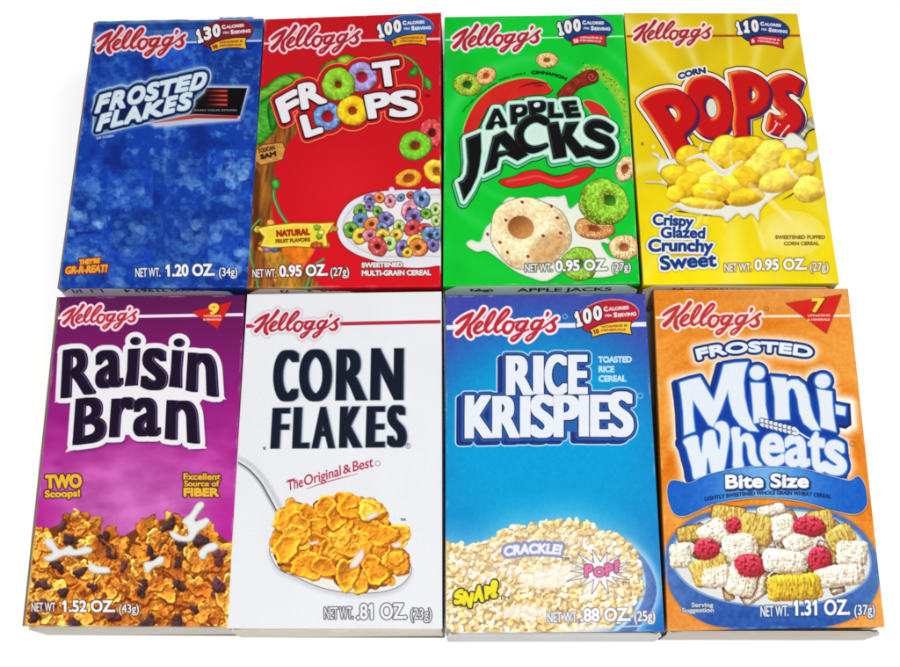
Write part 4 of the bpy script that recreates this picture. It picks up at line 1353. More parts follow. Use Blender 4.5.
def art_purple_bran(A):
    X, Y = A.X, A.Y
    t = np.clip((Y - 296) / 235, 0, 1)
    ks = np.array([0, .12, .35, .6, .8, 1.])
    cs = np.array([(94, 24, 82), (114, 22, 94), (142, 24, 120), (172, 36, 142), (192, 66, 164), (200, 84, 172)], float)
    c = np.stack([np.interp(t, ks, cs[:, i]) for i in range(3)], -1)
    r = np.hypot((X - 135) / 90, (Y - 500) / 75)
    a = np.clip(1.15 - r, 0, 1)[..., None] * .5
    c = c * (1 - a) + np.array([220, 132, 204]) * a
    w = (fbm(X * .6 + Y * .5, Y - X * .25, 16, 5, 3) - .5)[..., None] * np.clip((Y - 400) / 60, 0, 1)[..., None]
    c = c + w * np.array([60, 60, 60]) * .9
    e = np.clip((np.abs(X - 132) - 62) / 30, 0, 1)[..., None] * np.clip((Y - 470) / 40, 0, 1)[..., None]
    c = c * (1 - e * .8) + np.array([186, 30, 150]) * e * .8
    A.C[:] = np.clip(c, 0, 255) / 255.
    rule(A, (50, 318), (243, 314.6), 3.0, (246, 238, 248))
    z = Zm(10, 280, 3.704)
    logo(A, (64, 323.2), (136.2, 312.2), red=(190, 40, 62), edge=(252, 222, 232), ew=2.6)
    tri_badge(A, z, [(674, 118), (823, 80), (768, 181)], '9', [(737, 86), (777, 86), (772, 130), (733, 130)], [(717, 137), (782, 137)], [(716, 150), (782, 150)], 1.9)
    # title
    A.part('title_lettering')
    z1, z2, z3 = Zm(50, 325, 8.89), Zm(140, 325, 8.89), Zm(60, 390, 5.625)
    b = 3.2
    quads = [('R', z1([(112, 228), (395, 178), (420, 610), (86, 658)])), ('a', z1([(400, 228), (652, 216), (660, 552), (400, 574)])),
             ('s', z2([(25, 200), (248, 212), (266, 590), (-5, 580)])), ('n', z2([(425, 236), (682, 262), (712, 652), (398, 578)])),
             ('B', z3([(88, 52), (262, 32), (272, 288), (66, 314)])), ('r', z3([(290, 48), (432, 38), (420, 262), (274, 270)])),
             ('a', z3([(415, 42), (572, 48), (572, 264), (410, 264)])), ('n', z3([(600, 52), (775, 66), (794, 308), (586, 274)]))]
    raw = [glyph_quad(c, q, b, 1.3) for c, q in quads]
    st = [segs(z1([(694, 214), (806, 208), (795, 400), (786, 540), (664, 548), (688, 400)])), segs(ell(*z1([(762, 145)])[0], 5.5, 4.2)),
          segs(z2([(285, 222), (394, 232), (380, 400), (380, 565), (256, 552), (276, 400)])), segs(ell(*z2([(350, 160)])[0], 5.7, 4.4))]
    ds = [A.bold(s, b, 12, 1.3) for s in raw] + [A.sdf(s, 12) for s in st]
    dd = [A.bold(s + np.array([1.2, 1.8]), b, 12, 1.3) for s in raw] + [A.sdf(s + np.array([1.2, 1.8]), 12) for s in st]
    # small flared corners of the white surround
    A.put(A.union(dd), (90, 40, 90), 5.0, aa=1.6, op=.7)
    U = A.union(ds)
    A.put(U, (244, 241, 244), 5.0)
    for tip in (z1([(60, 240), (160, 200), (120, 320)]), z2([(680, 500), (765, 665), (640, 640)]), z1([(42, 690), (80, 560), (190, 660)]), z3([(30, 352), (75, 280), (140, 320)]), z3([(760, 240), (828, 330), (720, 335)])):
        A.fill(tip, (244, 241, 244))
    A.fill([(70, 362), (210, 364), (212, 388), (196, 408), (190, 434), (84, 436), (78, 398)], (244, 241, 244))
    A.put(U, (28, 14, 40), 0)
    s, D = U
    gy, gx = np.gradient(A_blur(D))
    hi = np.clip(1 - np.abs(D + 1.7) / .85, 0, 1) * np.clip(gx * 2.5, 0, 1) * .85
    A._mix(s, hi, (138, 110, 170), True)
    hi = np.clip(1 + D / 4, 0, 1) * np.clip(gx * 1.6, 0, 1) * .45 * (D < 0)
    A._mix(s, hi, (74, 36, 110), True)
    # flake heap
    A.part('cereal_picture')
    z = Zm(10, 450, 3.5125)
    top = z([(30, 300), (70, 282), (130, 275), (180, 255), (215, 250), (225, 222), (262, 232), (285, 255), (320, 290), (400, 300), (460, 262), (540, 240), (600, 262), (650, 250), (700, 270), (745, 300), (780, 330), (790, 660), (30, 660)])
    cols = [(206, 130, 44), (190, 108, 34), (222, 152, 58), (172, 92, 30), (214, 138, 44), (150, 76, 28), (226, 166, 70)]
    rz = [(130, 545, 8), (165, 408, 7.4), (210, 318, 7.5), (185, 268, 6), (560, 265, 7.5), (670, 318, 8), (735, 375, 8), (465, 485, 8), (245, 432, 7), (115, 475, 7.5), (355, 360, 6.5), (590, 475, 7), (730, 480, 9), (485, 605, 8), (590, 605, 7.5), (365, 585, 7), (85, 590, 8), (185, 500, 6), (290, 480, 5.5), (600, 335, 6), (495, 365, 7), (400, 410, 5), (330, 310, 7), (650, 560, 5), (225, 608, 7), (100, 630, 6), (590, 400, 5)]
    cols = [(226, 138, 44), (214, 122, 36), (236, 160, 58), (196, 104, 30), (228, 146, 48), (176, 88, 28), (244, 184, 74)]
    items = scatter(top, 430, (5.5, 12), (.5, .95), cols, 6, lift=(0, 7))
    for k, (x, y, r) in enumerate(rz):
        X0, Y0 = z([(x, y)])[0]
        items.append((X0, Y0, r * .95, .78, k * .7, (70, 42, 42) if k % 3 else (92, 48, 54), 'raisin', 7.5))
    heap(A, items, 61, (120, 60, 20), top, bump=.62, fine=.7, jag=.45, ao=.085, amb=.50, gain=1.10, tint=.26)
    for p in ([(120, 325), (128, 308), (150, 315), (175, 350), (210, 335), (230, 350), (265, 338), (290, 348), (280, 362), (230, 372), (190, 372), (140, 392), (118, 378), (150, 362), (132, 340)],
              [(275, 405), (290, 398), (310, 408), (345, 412), (352, 430), (320, 434), (295, 432), (278, 422)],
              [(472, 395), (500, 390), (525, 375), (542, 378), (535, 400), (505, 412), (485, 432), (474, 420)],
              [(560, 290), (575, 285), (600, 300), (625, 300), (622, 270), (605, 250), (635, 222), (655, 190), (675, 182), (682, 196), (660, 225), (650, 250), (672, 245), (690, 238), (702, 250), (685, 270), (660, 290), (640, 318), (610, 322), (575, 312)],
              [(662, 360), (685, 335), (715, 325), (732, 335), (722, 352), (695, 362), (685, 382), (668, 380)]):
        milk(A, z, p)
    for p in ([(560, 285), (595, 240), (640, 235)],):
        pass
    ln = (84, 40, 40)
    for t_, p, q, h, bb in [('Two', (124, 137), (254, 134), 50, 1.5), ('Scoops!', (122, 168), (248, 165), 26, .8), ('Excellent', (610, 106), (740, 106), 24, .55), ('Source of', (612, 130), (736, 129), 22, .5), ('FIBER', (610, 165), (735, 165), 32, 1.1)]:
        A.part('scoops_text' if t_ in ('Two', 'Scoops!') else 'fiber_text')
        A.text(t_ if t_ != 'Two' else 'TWO', *z([p, q]), h / 3.5125, (244, 190, 56), b=bb * .72, line=ln, lw=1.3)
    weight(A, z, 3.5125, ('NET WT', (75, 568), (160, 568), 32), ('1.52 OZ.', (183, 570), (370, 570), 42), ('(43g)', (383, 572), (453, 572), 30), ln=(90, 50, 40))


def art_white_flakes(A):
    X, Y = A.X, A.Y
    n = fbm(X, Y, 40, 3, 2)[..., None]
    A.C[:] = (np.array([237, 238, 242]) + (n - .5) * 5) / 255.
    rule(A, (244, 326.2), (443, 321.6), 3.6, (182, 40, 62))
    logo(A, (256, 331.2), (338.4, 319.4), red=(184, 36, 58), edge=(240, 236, 238), ew=2.2, shade=(196, 160, 170))
    A.part('title_lettering')
    L = [('C', [(273.6, 350), (299.5, 350), (298, 402), (273.2, 402)], 3.4), ('O', [(299.2, 349.3), (332.6, 349.3), (332.6, 402), (298.8, 402)], 3.2),
         ('R', [(336.8, 349.3), (367, 349.3), (367.5, 401), (335.4, 401)], 2.9), ('N', [(371, 348.3), (404.2, 348.2), (403.8, 400.5), (370, 400.8)], 3.2),
         ('F', [(272.8, 408), (290.6, 407.8), (288.5, 449), (270.4, 449.2)], 3.0), ('L', [(294, 407.3), (311, 407.2), (309.5, 449), (292.3, 449)], 3.0),
         ('A', [(313, 407), (334, 407), (335.8, 449), (311.2, 449)], 2.2), ('K', [(340.2, 406.7), (362.8, 406.5), (362.6, 448.3), (338.8, 448.5)], 2.7),
         ('E', [(367, 406.4), (385.4, 406.2), (385, 448), (365.6, 448.2)], 2.9), ('S', [(387.4, 405.2), (406, 405.2), (407.6, 448), (386.8, 448)], 2.9)]
    raw = [(glyph_quad(c, q, b, .5), b) for c, q, b in L]
    U = A.union([A.bold(s, b, 7, .5) for s, b in raw])
    V = A.union([A.bold(s + np.array([1.1, -.3]), b, 7, .5) for s, b in raw])
    A.put(V, (178, 190, 212), .3, aa=1.1, op=.9)
    A.put(U, (18, 26, 42), 0, aa=.5)
    s, D = U
    gy, gx = np.gradient(A_blur(D))
    hi = np.clip(1 + D / 1.8, 0, 1) * np.clip(gx * 2.2, 0, 1) * .5 * (D < 0)
    A._mix(s, hi, (104, 124, 152), True)
    A.text('R', (407.2, 447), (409.2, 447), 2.4, (60, 60, 70), b=.05)
    A.ring(A.sdf(segs(ell(408.2, 446, 2.5)), 4), (70, 70, 80), 0, .5)
    A.text('K', (263.5, 450), (266.4, 450), 3.2, (30, 30, 40), b=.15)
    A.part('slogan_text')
    z = Zm(225, 450, 3.42)
    red = (178, 40, 66)
    A.text('The', *z([(215, 141), (268, 126)]), 10.5, red, b=.18, shear=.22)
    A.text('Original', *z([(272, 124), (398, 88)]), 10.0, red, b=.18, shear=.22)
    A.text('&', *z([(405, 84), (432, 76)]), 8.5, red, b=.18, shear=.2)
    A.text('Best', *z([(438, 76), (508, 58)]), 10.0, red, b=.18, shear=.22)
    A.put(A.stroke_sdf(z([(208, 112), (228, 106), (250, 104)]), [.5, 1.1, .5]), red)
    A.put(A.stroke_sdf(z([(280, 134), (330, 116), (400, 96), (455, 82)]), [.4, .9, .8, .3]), red)
    A.ring(A.sdf(segs(ell(*z([(523, 47)])[0], 2.4)), 4), (70, 70, 80), 0, .5)
    # spoon
    A.part('spoon_picture')
    p = z([(28, 28), (80, 58), (125, 105), (160, 165), (195, 230)])
    A.put(A.stroke_sdf(np.array(p) + [2.2, .8], [9, 9, 8, 8, 8]), (206, 208, 216), aa=1.5)
    A.put(A.stroke_sdf(p, [3, 3, 3, 3, 3]), (228, 228, 232))
    A.put(A.stroke_sdf(np.array(p) + [-1.7, .9], [1.4, 1.5, 1.6, 1.6, 1.4]), (84, 80, 76))
    A.put(A.stroke_sdf(np.array(p) + [-2.9, 1.6], [1, 1.3, 1.6, 1.8, 1.6]), (176, 178, 186), aa=.8)
    sp = smooth(z([(160, 330), (178, 400), (240, 432), (330, 470), (430, 488), (540, 484), (610, 455), (636, 400), (560, 380), (300, 380)]), 4)
    A.put(A.sdf(segs(sp + np.array([0, 3])), 6), (196, 198, 206), 1, aa=3, op=.8)
    d = A.sdf(segs(sp), 4)
    A.put(d, (60, 54, 50), .5)
    A.put(d, (240, 238, 232))
    # flakes
    A.part('cereal_picture')
    cp = z([(160, 330), (163, 265), (182, 215), (215, 192), (262, 196), (300, 190), (318, 170), (345, 157), (385, 165), (420, 164), (465, 170), (510, 180), (545, 205), (555, 238), (600, 255), (632, 310), (636, 360), (618, 412), (585, 455), (540, 478), (480, 482), (430, 466), (400, 468), (330, 456), (280, 444), (230, 412), (182, 405)])
    cols = [(246, 160, 36), (238, 146, 28), (250, 174, 48), (242, 152, 30)]
    cpp = np.array(smooth(cp, 3))
    cpi = cpp.mean(0) + (cpp - cpp.mean(0)) * np.array([.89, .91])
    items = scatter(cpi, 130, (8, 12), (.7, 1), cols, 14, lift=(0, 5))
    hero = [(345, 195, 12), (430, 195, 14), (500, 205, 13), (250, 225, 15), (205, 245, 13), (390, 225, 14), (595, 290, 12), (210, 335, 15), (590, 385, 15), (285, 400, 17), (250, 300, 15), (520, 290, 17), (420, 425, 15), (520, 420, 18), (400, 320, 21), (330, 265, 11), (470, 350, 12), (340, 400, 12)]
    for k, (x, y, r) in enumerate(hero):
        X0, Y0 = z([(x, y)])[0]
        items.append((X0, Y0, r, .86, k * 1.7, cols[k % 4], 'flake', 5 + (k * 7 % 5)))
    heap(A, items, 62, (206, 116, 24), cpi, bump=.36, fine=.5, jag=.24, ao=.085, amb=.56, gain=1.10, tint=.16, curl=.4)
    for p in ([(425, 400), (450, 355), (472, 340), (475, 365), (450, 400)], [(480, 230), (505, 215), (525, 215), (515, 230), (490, 240)], [(570, 322), (600, 315), (602, 330), (580, 336)], [(288, 320), (305, 312), (322, 318), (300, 325)]):
        milk(A, z, p, (246, 232, 222), (190, 120, 50))
    A.text('TM', *z([(600, 243), (618, 243)]), 2.4, (40, 40, 50), b=.15)
    weight(A, z, 3.42, ('NET WT.', (340, 578), (439, 577), 40), ('.81 OZ.', (450, 580), (622, 578), 54), ('(23g)', (635, 578), (706, 578), 36), col=(240, 240, 244), ln=(58, 58, 66), lw=.85)


def art_rice(A):
    X, Y = A.X, A.Y
    t = np.clip((Y - 294) / 340, 0, 1)
    r = np.hypot((X - 545) / 135, (Y - 440) / 125)
    inner = np.array([0, 160, 218.])
    c = np.stack([np.interp(t, [0, .3, .6, 1], [66, 66, 20, 30]), np.interp(t, [0, .3, .6, 1], [74, 80, 140, 110]), np.interp(t, [0, .3, .6, 1], [170, 176, 205, 196])], -1)
    a = np.clip((1.25 - r) / .75, 0, 1)[..., None]
    a = a * a * (3 - 2 * a)
    c = c * (1 - a) + inner * a
    n = fbm(X, Y, 3, 7, 2)[..., None]
    A.C[:] = np.clip(c + (n - .5) * 10, 0, 255) / 255.
    rule(A, (443, 327.6), (648, 324.2), 4.6, (238, 240, 250))
    logo(A, (457.6, 333.6), (556.5, 318.6), red=(192, 40, 58), edge=(254, 238, 240), ew=2.6)
    A.ring(A.sdf(segs(ell(565, 316.5, 2.2)), 4), (150, 180, 230), 0, .8)
    badge(A, (578, 328), (638.5, 313), '100', (186, 32, 48), (250, 206, 60), (150, 60, 20), '10')
    # cereal bed and bowl
    A.part('bowl_picture')
    z = Zm(435, 450, 3.42)
    bowl = smooth(z([(640, 320), (690, 345), (735, 400), (758, 470), (745, 540), (700, 600), (640, 640), (420, 640), (560, 560), (640, 520), (690, 430)]), 5)
    d = A.sdf(segs(bowl), 16)
    A.glow(d, (190, 226, 250), 9, .9)
    A.put(d, lambda X, Y: np.array([60, 76, 160])[None, None] * (.7 + .6 * fbm(X, Y, 2.2, 9, 3))[..., None], aa=.8)
    A.put(A.stroke_sdf(z([(645, 330), (700, 395), (715, 470), (690, 545), (640, 600), (580, 640)]), 3.2), (226, 230, 244), aa=.8)
    A.put(A.stroke_sdf(z([(560, 606), (640, 604), (700, 602)]), 1.6), (200, 214, 240), aa=.5)
    A.part('cereal_picture')
    top = z([(30, 340), (50, 318), (110, 330), (165, 318), (215, 290), (270, 262), (340, 255), (420, 238), (490, 240), (560, 268), (620, 290), (660, 322), (700, 375), (712, 450), (700, 510), (665, 560), (610, 600), (500, 618), (300, 628), (60, 632), (25, 600)])
    cols = [(232, 206, 146), (240, 218, 168), (222, 188, 118), (244, 230, 196), (228, 198, 136), (246, 238, 220)]
    A.glow(A.sdf(segs(top), 34), (150, 216, 240), 34, .55, 0)
    cols = [(238, 208, 146), (242, 218, 162), (228, 192, 120), (246, 228, 184), (232, 200, 134), (248, 236, 208)]
    items = scatter(top, 2000, (3.0, 5.2), (.5, .72), cols, 31, kind='flake', lift=(0, 5))
    heap(A, items, 63, (222, 190, 132), top, bump=.35, fine=.45, jag=.15, ao=.06, amb=.68, gain=1.05, tint=.10, curl=-.35)
    # milk between the grains: paler, low contrast upper half
    d = A.sdf(segs(smooth(z([(40, 350), (200, 300), (420, 255), (600, 290), (690, 400), (640, 520), (500, 480), (300, 470), (120, 440), (40, 400)]), 4)), 12)
    A.put(d, (250, 244, 232), -6, aa=10, op=.3)
    for p in ([(290, 430), (340, 420), (400, 400), (450, 395), (480, 420), (470, 450), (420, 470), (340, 470), (300, 455)], [(230, 555), (300, 530), (380, 545), (370, 570), (270, 575)], [(540, 440), (560, 480), (520, 520), (500, 500)], [(420, 620), (520, 600), (600, 605), (560, 622)]):
        A.put(A.sdf(segs(smooth(z(p), 4)), 6), (252, 249, 242), .5, aa=2.6, op=.72)
    # words
    A.part('sound_words')
    d = A.sdf(text_segs('CRACKLE!', *z([(236, 366), (430, 360)]), 36 / 3.42, .12, 2.0, .9), 5)
    A.put(d, (120, 128, 186), 3.6, aa=.8, op=.85)
    A.put(d, (150, 156, 204), 2.4, aa=.6)
    A.put(d, (244, 244, 252), .75)
    A.text('TM', *z([(430, 380), (460, 379)]), 3.6, (110, 100, 110), b=.15)
    L = [('S', z([(66, 486), (98, 470), (100, 522), (64, 532)])), ('N', z([(98, 482), (134, 488), (124, 542), (92, 528)])), ('A', z([(140, 464), (162, 462), (172, 520), (126, 518)])), ('P', z([(168, 464), (198, 470), (192, 508), (172, 512)])), ('!', z([(190, 446), (216, 444), (212, 506), (192, 508)]))]
    U = A.union([A.sdf(glyph_quad(c, q, 1.2), 5) for c, q in L])
    A.put(U, (48, 52, 40), 2.9)
    A.put(U, (248, 230, 40), 1.4)
    A.text('TM', *z([(220, 512), (254, 512)]), 3.8, (90, 80, 90), b=.15)
    for p in ([(150, 418), (165, 448)], [(205, 415), (182, 452)], [(178, 520), (212, 550)]):
        A.put(A.stroke_sdf(z(p), [1, 3], sm=False), (240, 238, 246))
    cx, cy = z([(565, 415)])[0]
    sb = []
    rg = np.random.RandomState(12)
    for i in range(28):
        a = i / 28 * 2 * math.pi
        rr = (30 if i % 2 == 0 else 14) * (1 + .25 * rg.rand() * (i % 2 == 0))
        sb.append((cx + rr * math.cos(a), cy + rr * .62 * math.sin(a)))
    d = A.sdf(segs(sb), 4)
    A.put(d, (110, 110, 130), .6)
    A.put(d, (250, 246, 248), -.1)
    L = [('P', z([(510, 394), (540, 390), (538, 432), (512, 436)])), ('O', z([(542, 402), (580, 398), (580, 434), (544, 436)])), ('P', z([(580, 390), (610, 388), (606, 430), (584, 432)])), ('!', z([(614, 378), (632, 376), (626, 420), (612, 420)]))]
    U = A.union([A.sdf(glyph_quad(c, q, 1.0), 4) for c, q in L])
    A.put(U, (96, 70, 110), 1.9)
    A.put(U, (232, 120, 160), 1.1)
    A.text('TM', *z([(636, 462), (666, 462)]), 3.6, (110, 90, 100), b=.15)
    # title
    A.part('title_lettering')
    q = lambda x0, y0, x1, y1: box4(x0, y0, x1, y1)
    L = [('R', q(506.0, 356.0, 533.0, 395.2)), ('I', q(533.0, 355.8, 543.8, 394.6)), ('C', q(544.4, 354.8, 566.8, 395)), ('E', q(568.2, 355.2, 587.6, 394.2)),
         ('K', [(465, 395.6), (494, 395.4), (493.6, 438.2), (464.8, 438.4)]), ('R', q(492.4, 396.4, 519.5, 438)), ('I', q(519.8, 396.4, 530.6, 437.6)), ('S', q(530.6, 395.0, 554.4, 438)),
         ('P', q(553.6, 395.6, 579.5, 437.2)), ('I', q(578.6, 395.4, 589, 436.8)), ('E', q(590.2, 395.2, 610.6, 436.8)), ('S', q(608.2, 391.8, 633.6, 437))]
    ds, dl = [], []
    for c, qq in L:
        b = (2.5 if c != 'C' else 2.1) if c != 'I' else .01
        if c == 'I':
            S = segs(qq)
        else:
            S = glyph_quad(c, qq, b, min(b, 1.0))
        ds.append(A.bold(S, b, 16, min(b, 1.0)))
    U = A.union(ds)
    for k in (5, 4, 3, 2, 1):
        sh = []
        for c, qq in L:
            b = (2.5 if c != 'C' else 2.1) if c != 'I' else .01
            S = segs(qq) if c == 'I' else glyph_quad(c, qq, b, 1.0)
            sh.append(A.bold(S + np.array([-k, k * .75]), b, 10, min(b, 1.0)))
        V = A.union(sh)
        if k == 5:
            A.put(A.union([V, U]), (210, 238, 252), 4.6)
        A.put(V, (44, 50, 96) if k > 3 else (40, 84, 176), 3.4)
        if k == 5:
            V5 = V
    A.put(U, (210, 238, 252), 4.3)
    s, D = V5
    A.put(V5, (30, 50, 120), 3.2)
    for k in (3, 1.5):
        pass
    A.put(U, (36, 76, 160), 3.6)
    A.put(U, (46, 118, 190), 2.0, aa=.8)
    A.fill(box4(549, 364, 568, 386), (40, 100, 178))
    A.fill(box4(556, 398, 600, 432), (40, 100, 178))
    A.put(U, (22, 34, 92), 1.2)
    A.put(U, (236, 240, 248), 0)
    A.part('slogan_text')
    z2 = Zm(550, 345, 6.35)
    for t_, p, qd in [('TOASTED', (305, 114), (520, 112)), ('RICE', (308, 175), (408, 175)), ('CEREAL', (308, 236), (485, 234))]:
        A.text(t_, *z2([p, qd]), 41 / 6.35, (206, 232, 248), b=.45)
    A.ring(A.sdf(segs(ell(*z2([(573, 323)])[0], 2.6)), 4), (150, 200, 236), 0, .8)
    weight(A, z, 3.42, ('NET WT.', (384, 590), (490, 588), 34), ('.88 OZ.', (497, 588), (670, 585), 46), ('(25g)', (682, 586), (753, 584), 34), ln=(130, 130, 150))


def art_orange_wheats(A):
    X, Y = A.X, A.Y
    c = np.broadcast_to(np.array([238, 142, 40.]), X.shape + (3,)).copy()
    r = np.hypot(X - 770, (Y - 560) * .8)
    q = (fbm(r * .9, np.arctan2(Y - 560, X - 770) * 26, 14, 4, 4) - .5)[..., None]
    c = c + q * np.array([30, 76, 90])
    top = np.clip((322 - Y) / 40, 0, 1)[..., None] * np.clip((X - 690) / 60, 0, 1)[..., None]
    c = c * (1 - top * .5) + np.array([238, 190, 140]) * top * .5
    lo = np.clip((Y - 500) / 120, 0, 1)[..., None]
    c = c * (1 - lo * .35) + np.array([240, 176, 112]) * lo * .35
    n = fbm(X, Y, 2.5, 17, 2)[..., None]
    c = c + (n - .5) * 22
    A.C[:] = np.clip(c, 0, 255) / 255.
    rule(A, (652, 317.6), (851, 315.6), 2.4, (252, 236, 220))
    logo(A, (664.6, 325.3), (760, 314.4), red=(200, 52, 54), edge=(252, 234, 226))
    z = Zm(640, 280, 3.6)
    tri_badge(A, z, [(526, 85), (725, 53), (670, 192)], '7', [(618, 64), (665, 64), (654, 116), (618, 118)], [(602, 133), (684, 131)], [(602, 147), (684, 146)], 2.1)
    A.ring(A.sdf(segs(ell(*z([(455, 104)])[0], 2.2)), 4), (110, 80, 50), 0, .6)
    # FROSTED
    A.part('title_lettering')
    F = A.sdf(text_segs('FROSTED', *z([(207, 289), (617, 283)]), 41 / 3.6, 0, 6.6, 1.1), 12)
    z1, z2 = Zm(665, 335, 6.67), Zm(760, 335, 6.67)
    z3, z4 = Zm(665, 410, 8.34), Zm(760, 410, 7.5)
    Mg = segs(z1([(98, 320), (160, 300), (232, 284), (325, 442), (360, 320), (392, 200), (470, 188), (552, 184), (530, 250), (522, 320), (530, 420), (552, 520), (585, 595), (622, 645), (560, 640), (500, 602), (455, 540), (428, 440), (418, 370), (372, 500), (320, 615), (290, 600), (240, 520), (184, 430), (186, 540), (198, 642), (128, 668), (122, 520), (112, 420)]))
    i1 = segs([(750.6, 383.2), (764.6, 383.8), (765, 405), (768, 421), (753.6, 423.6), (752.6, 405)])
    d1 = segs(ell(757, 373, 7.4, 7.0))
    nn = segs(z2([(74, 282), (170, 290), (176, 318), (210, 300), (250, 302), (295, 335), (322, 400), (335, 480), (360, 560), (402, 635), (345, 635), (290, 590), (262, 520), (250, 430), (228, 365), (208, 352), (188, 375), (190, 470), (196, 565), (100, 565), (98, 420)]))
    i2 = segs(z2([(378, 362), (478, 380), (482, 460), (492, 560), (506, 646), (404, 616), (402, 520), (392, 440)]))
    d2 = segs(ell(*z2([(417, 308)])[0], 7.6, 7.0))
    hy = segs(z2([(504, 468), (570, 482), (566, 537), (508, 526)]))
    W = segs(smooth(z3([(155, 255), (262, 215), (282, 290), (302, 368), (314, 280), (328, 195), (405, 172), (428, 255), (448, 335), (462, 270), (462, 210), (445, 172), (412, 150), (425, 112), (470, 96), (512, 115), (534, 175), (530, 260), (512, 380), (488, 500), (438, 512), (388, 527), (372, 460), (354, 395), (345, 460), (338, 548), (290, 560), (240, 572), (222, 480), (200, 400), (180, 320)]), 3))
    h = segs(smooth(z3([(552, 160), (618, 152), (622, 190), (624, 228), (670, 198), (720, 215), (748, 280), (752, 350), (772, 420), (806, 460), (760, 470), (716, 450), (692, 390), (685, 320), (668, 270), (645, 272), (640, 340), (642, 410), (650, 474), (570, 482), (568, 390), (562, 270)]), 3))
    gl = [('e', z4([(0, 180), (180, 176), (184, 424), (0, 426)]), 1.9), ('a', z4([(180, 185), (362, 190), (378, 438), (180, 424)]), 1.9), ('t', z4([(350, 158), (490, 170), (496, 476), (372, 462)]), 2.1), ('s', z4([(484, 222), (634, 232), (662, 498), (470, 482)]), 2.0)]
    base = [Mg, i1, d1, nn, i2, d2, hy, W, h]
    def all_sdf(off, pad):
        o = np.array(off, float)
        out = [A.sdf(s + o, pad) for s in base]
        for cch, qd, b in gl:
            s, D = A.sdf(glyph_quad(cch, qd, b) + o, pad)
            out.append((s, D - b))
        return A.union(out)
    U = all_sdf((0, 0), 16)
    hb = segs(z2([(480, 440), (600, 460), (608, 600), (570, 625), (500, 610)]))
    HB = A.sdf(hb, 16)
    V = A.union([all_sdf((-5, 1), 14), U, (F[0], F[1] + .5), HB])
    A.glow(V, (255, 246, 228), 9.5, 1., 3.5)
    V2 = all_sdf((-4.5, 1.2), 10)
    bg = segs(z3([(60, 60), (540, 0), (800, 20), (800, 500), (500, 505), (170, 612), (60, 300)]))
    A.put(V2, (16, 44, 116), 4.0)
    A.put(U, (240, 246, 255), 4.6, op=.9)
    A.put(V2, (20, 52, 130), 3.4)
    A.put(U, (12, 40, 120), 4.1)
    mid = A.union([A.sdf(segs(z3([(110, 300), (540, 130), (800, 150), (860, 400), (800, 480), (500, 500), (180, 600)])), 5), A.sdf(segs(z4([(-20, 60), (560, 180), (650, 240), (680, 420), (650, 520), (300, 460), (-20, 430)])), 5), A.sdf(segs(z1([(90, 420), (330, 430), (600, 400), (640, 660), (110, 690)])), 5), A.sdf(segs(z2([(-20, 350), (100, 330), (260, 400), (400, 420), (500, 640), (300, 700), (-20, 700)])), 5)])
    A.put(HB, (16, 36, 96), .3)
    A.put((HB[0], HB[1]), (18, 56, 148), -2.2, aa=.8)
    A.put(mid, (14, 60, 160), 0)
    A.put(U, (18, 74, 180), 2.8, aa=.9)
    A.put(U, (120, 170, 225), .9, aa=.6)
    A.put(U, (232, 238, 246), 0)
    A.put(F, (20, 56, 140), 3.5)
    A.put(F, (14, 34, 100), 2.4, aa=.8)
    A.put(F, (232, 242, 248), 1.1)
    # wheat ear across the letters
    A.part('wheat_ear')
    A.put(A.stroke_sdf(z4([(20, 100), (120, 120), (230, 150), (300, 185), (370, 230)]), [2, 2.4, 2.4, 2, 1]), (20, 50, 130))
    for i in range(8):
        x = 10 + i * 34
        y = 100 + i * 9
        for sgn in (1, -1):
            P = z4([(x, y), (x - 14, y - sgn * 20 - 8), (x + 14, y - sgn * 32), (x + 44, y - sgn * 6 + 8)])
            d = A.sdf(segs(smooth(P, 3)), 3)
            A.put(d, (30, 50, 110), .7)
            A.put(d, (232, 236, 240), 0)
    A.put(A.stroke_sdf(z4([(280, 165), (330, 195), (365, 215)]), 1.6), (236, 240, 246))
    # blue ribbon
    A.part('size_ribbon')
    rb = smooth([(667.5, 490), (671, 481), (680, 481.5), (690, 483.5), (705, 476), (725, 470.8), (745, 467.8), (765, 467), (790, 467.8), (812, 471.5), (835, 477.8), (850, 480.8), (858, 476.5), (864, 484), (866.5, 495), (866.5, 504.5), (861, 512), (851.5, 513.8), (838, 511.5), (825.7, 508.3), (798.7, 500.8), (765, 497.5), (738, 499.2), (712, 504.3), (695, 512), (684, 516), (675, 514), (669.5, 504)], 4)
    d = A.sdf(segs(rb), 5)
    A.put(A.sdf(segs(rb + np.array([.6, 1.4])), 5), (120, 60, 20), 0.4, aa=1.4, op=.7)
    A.put(d, (206, 220, 240), .8)
    def rib(X, Y):
        t = np.exp(-((X - 765) / 48) ** 2)[..., None]
        return np.array([22, 96, 200]) * (1 - t) + np.array([112, 178, 232]) * t + (fbm(X, Y, 3, 2, 2) - .5)[..., None] * 16
    A.put(d, rib)
    A.ring(d, (24, 50, 120), -.2, .7, op=.8)
    zz = Zm(640, 450, 3.335)
    S = text_segs('Bite Size', *zz([(284, 131), (562, 128)]), 48 / 3.335, 0, .6, .95)
    A.put(A.sdf(S + np.array([.9, 1.0]), 6), (24, 52, 110), 2.6)
    A.put(A.sdf(S, 6), (30, 60, 120), 2.1)
    A.put(A.sdf(S, 6), (248, 248, 248), .9)
    A.text('LIGHTLY SWEETENED WHOLE GRAIN WHEAT CEREAL', *zz([(216, 171), (637, 163)]), 13.5 / 3.335, (16, 40, 96), b=.28, arc=5.0)
    # bowl
    A.part('bowl_picture')
    cx, cy = 772.5, 561
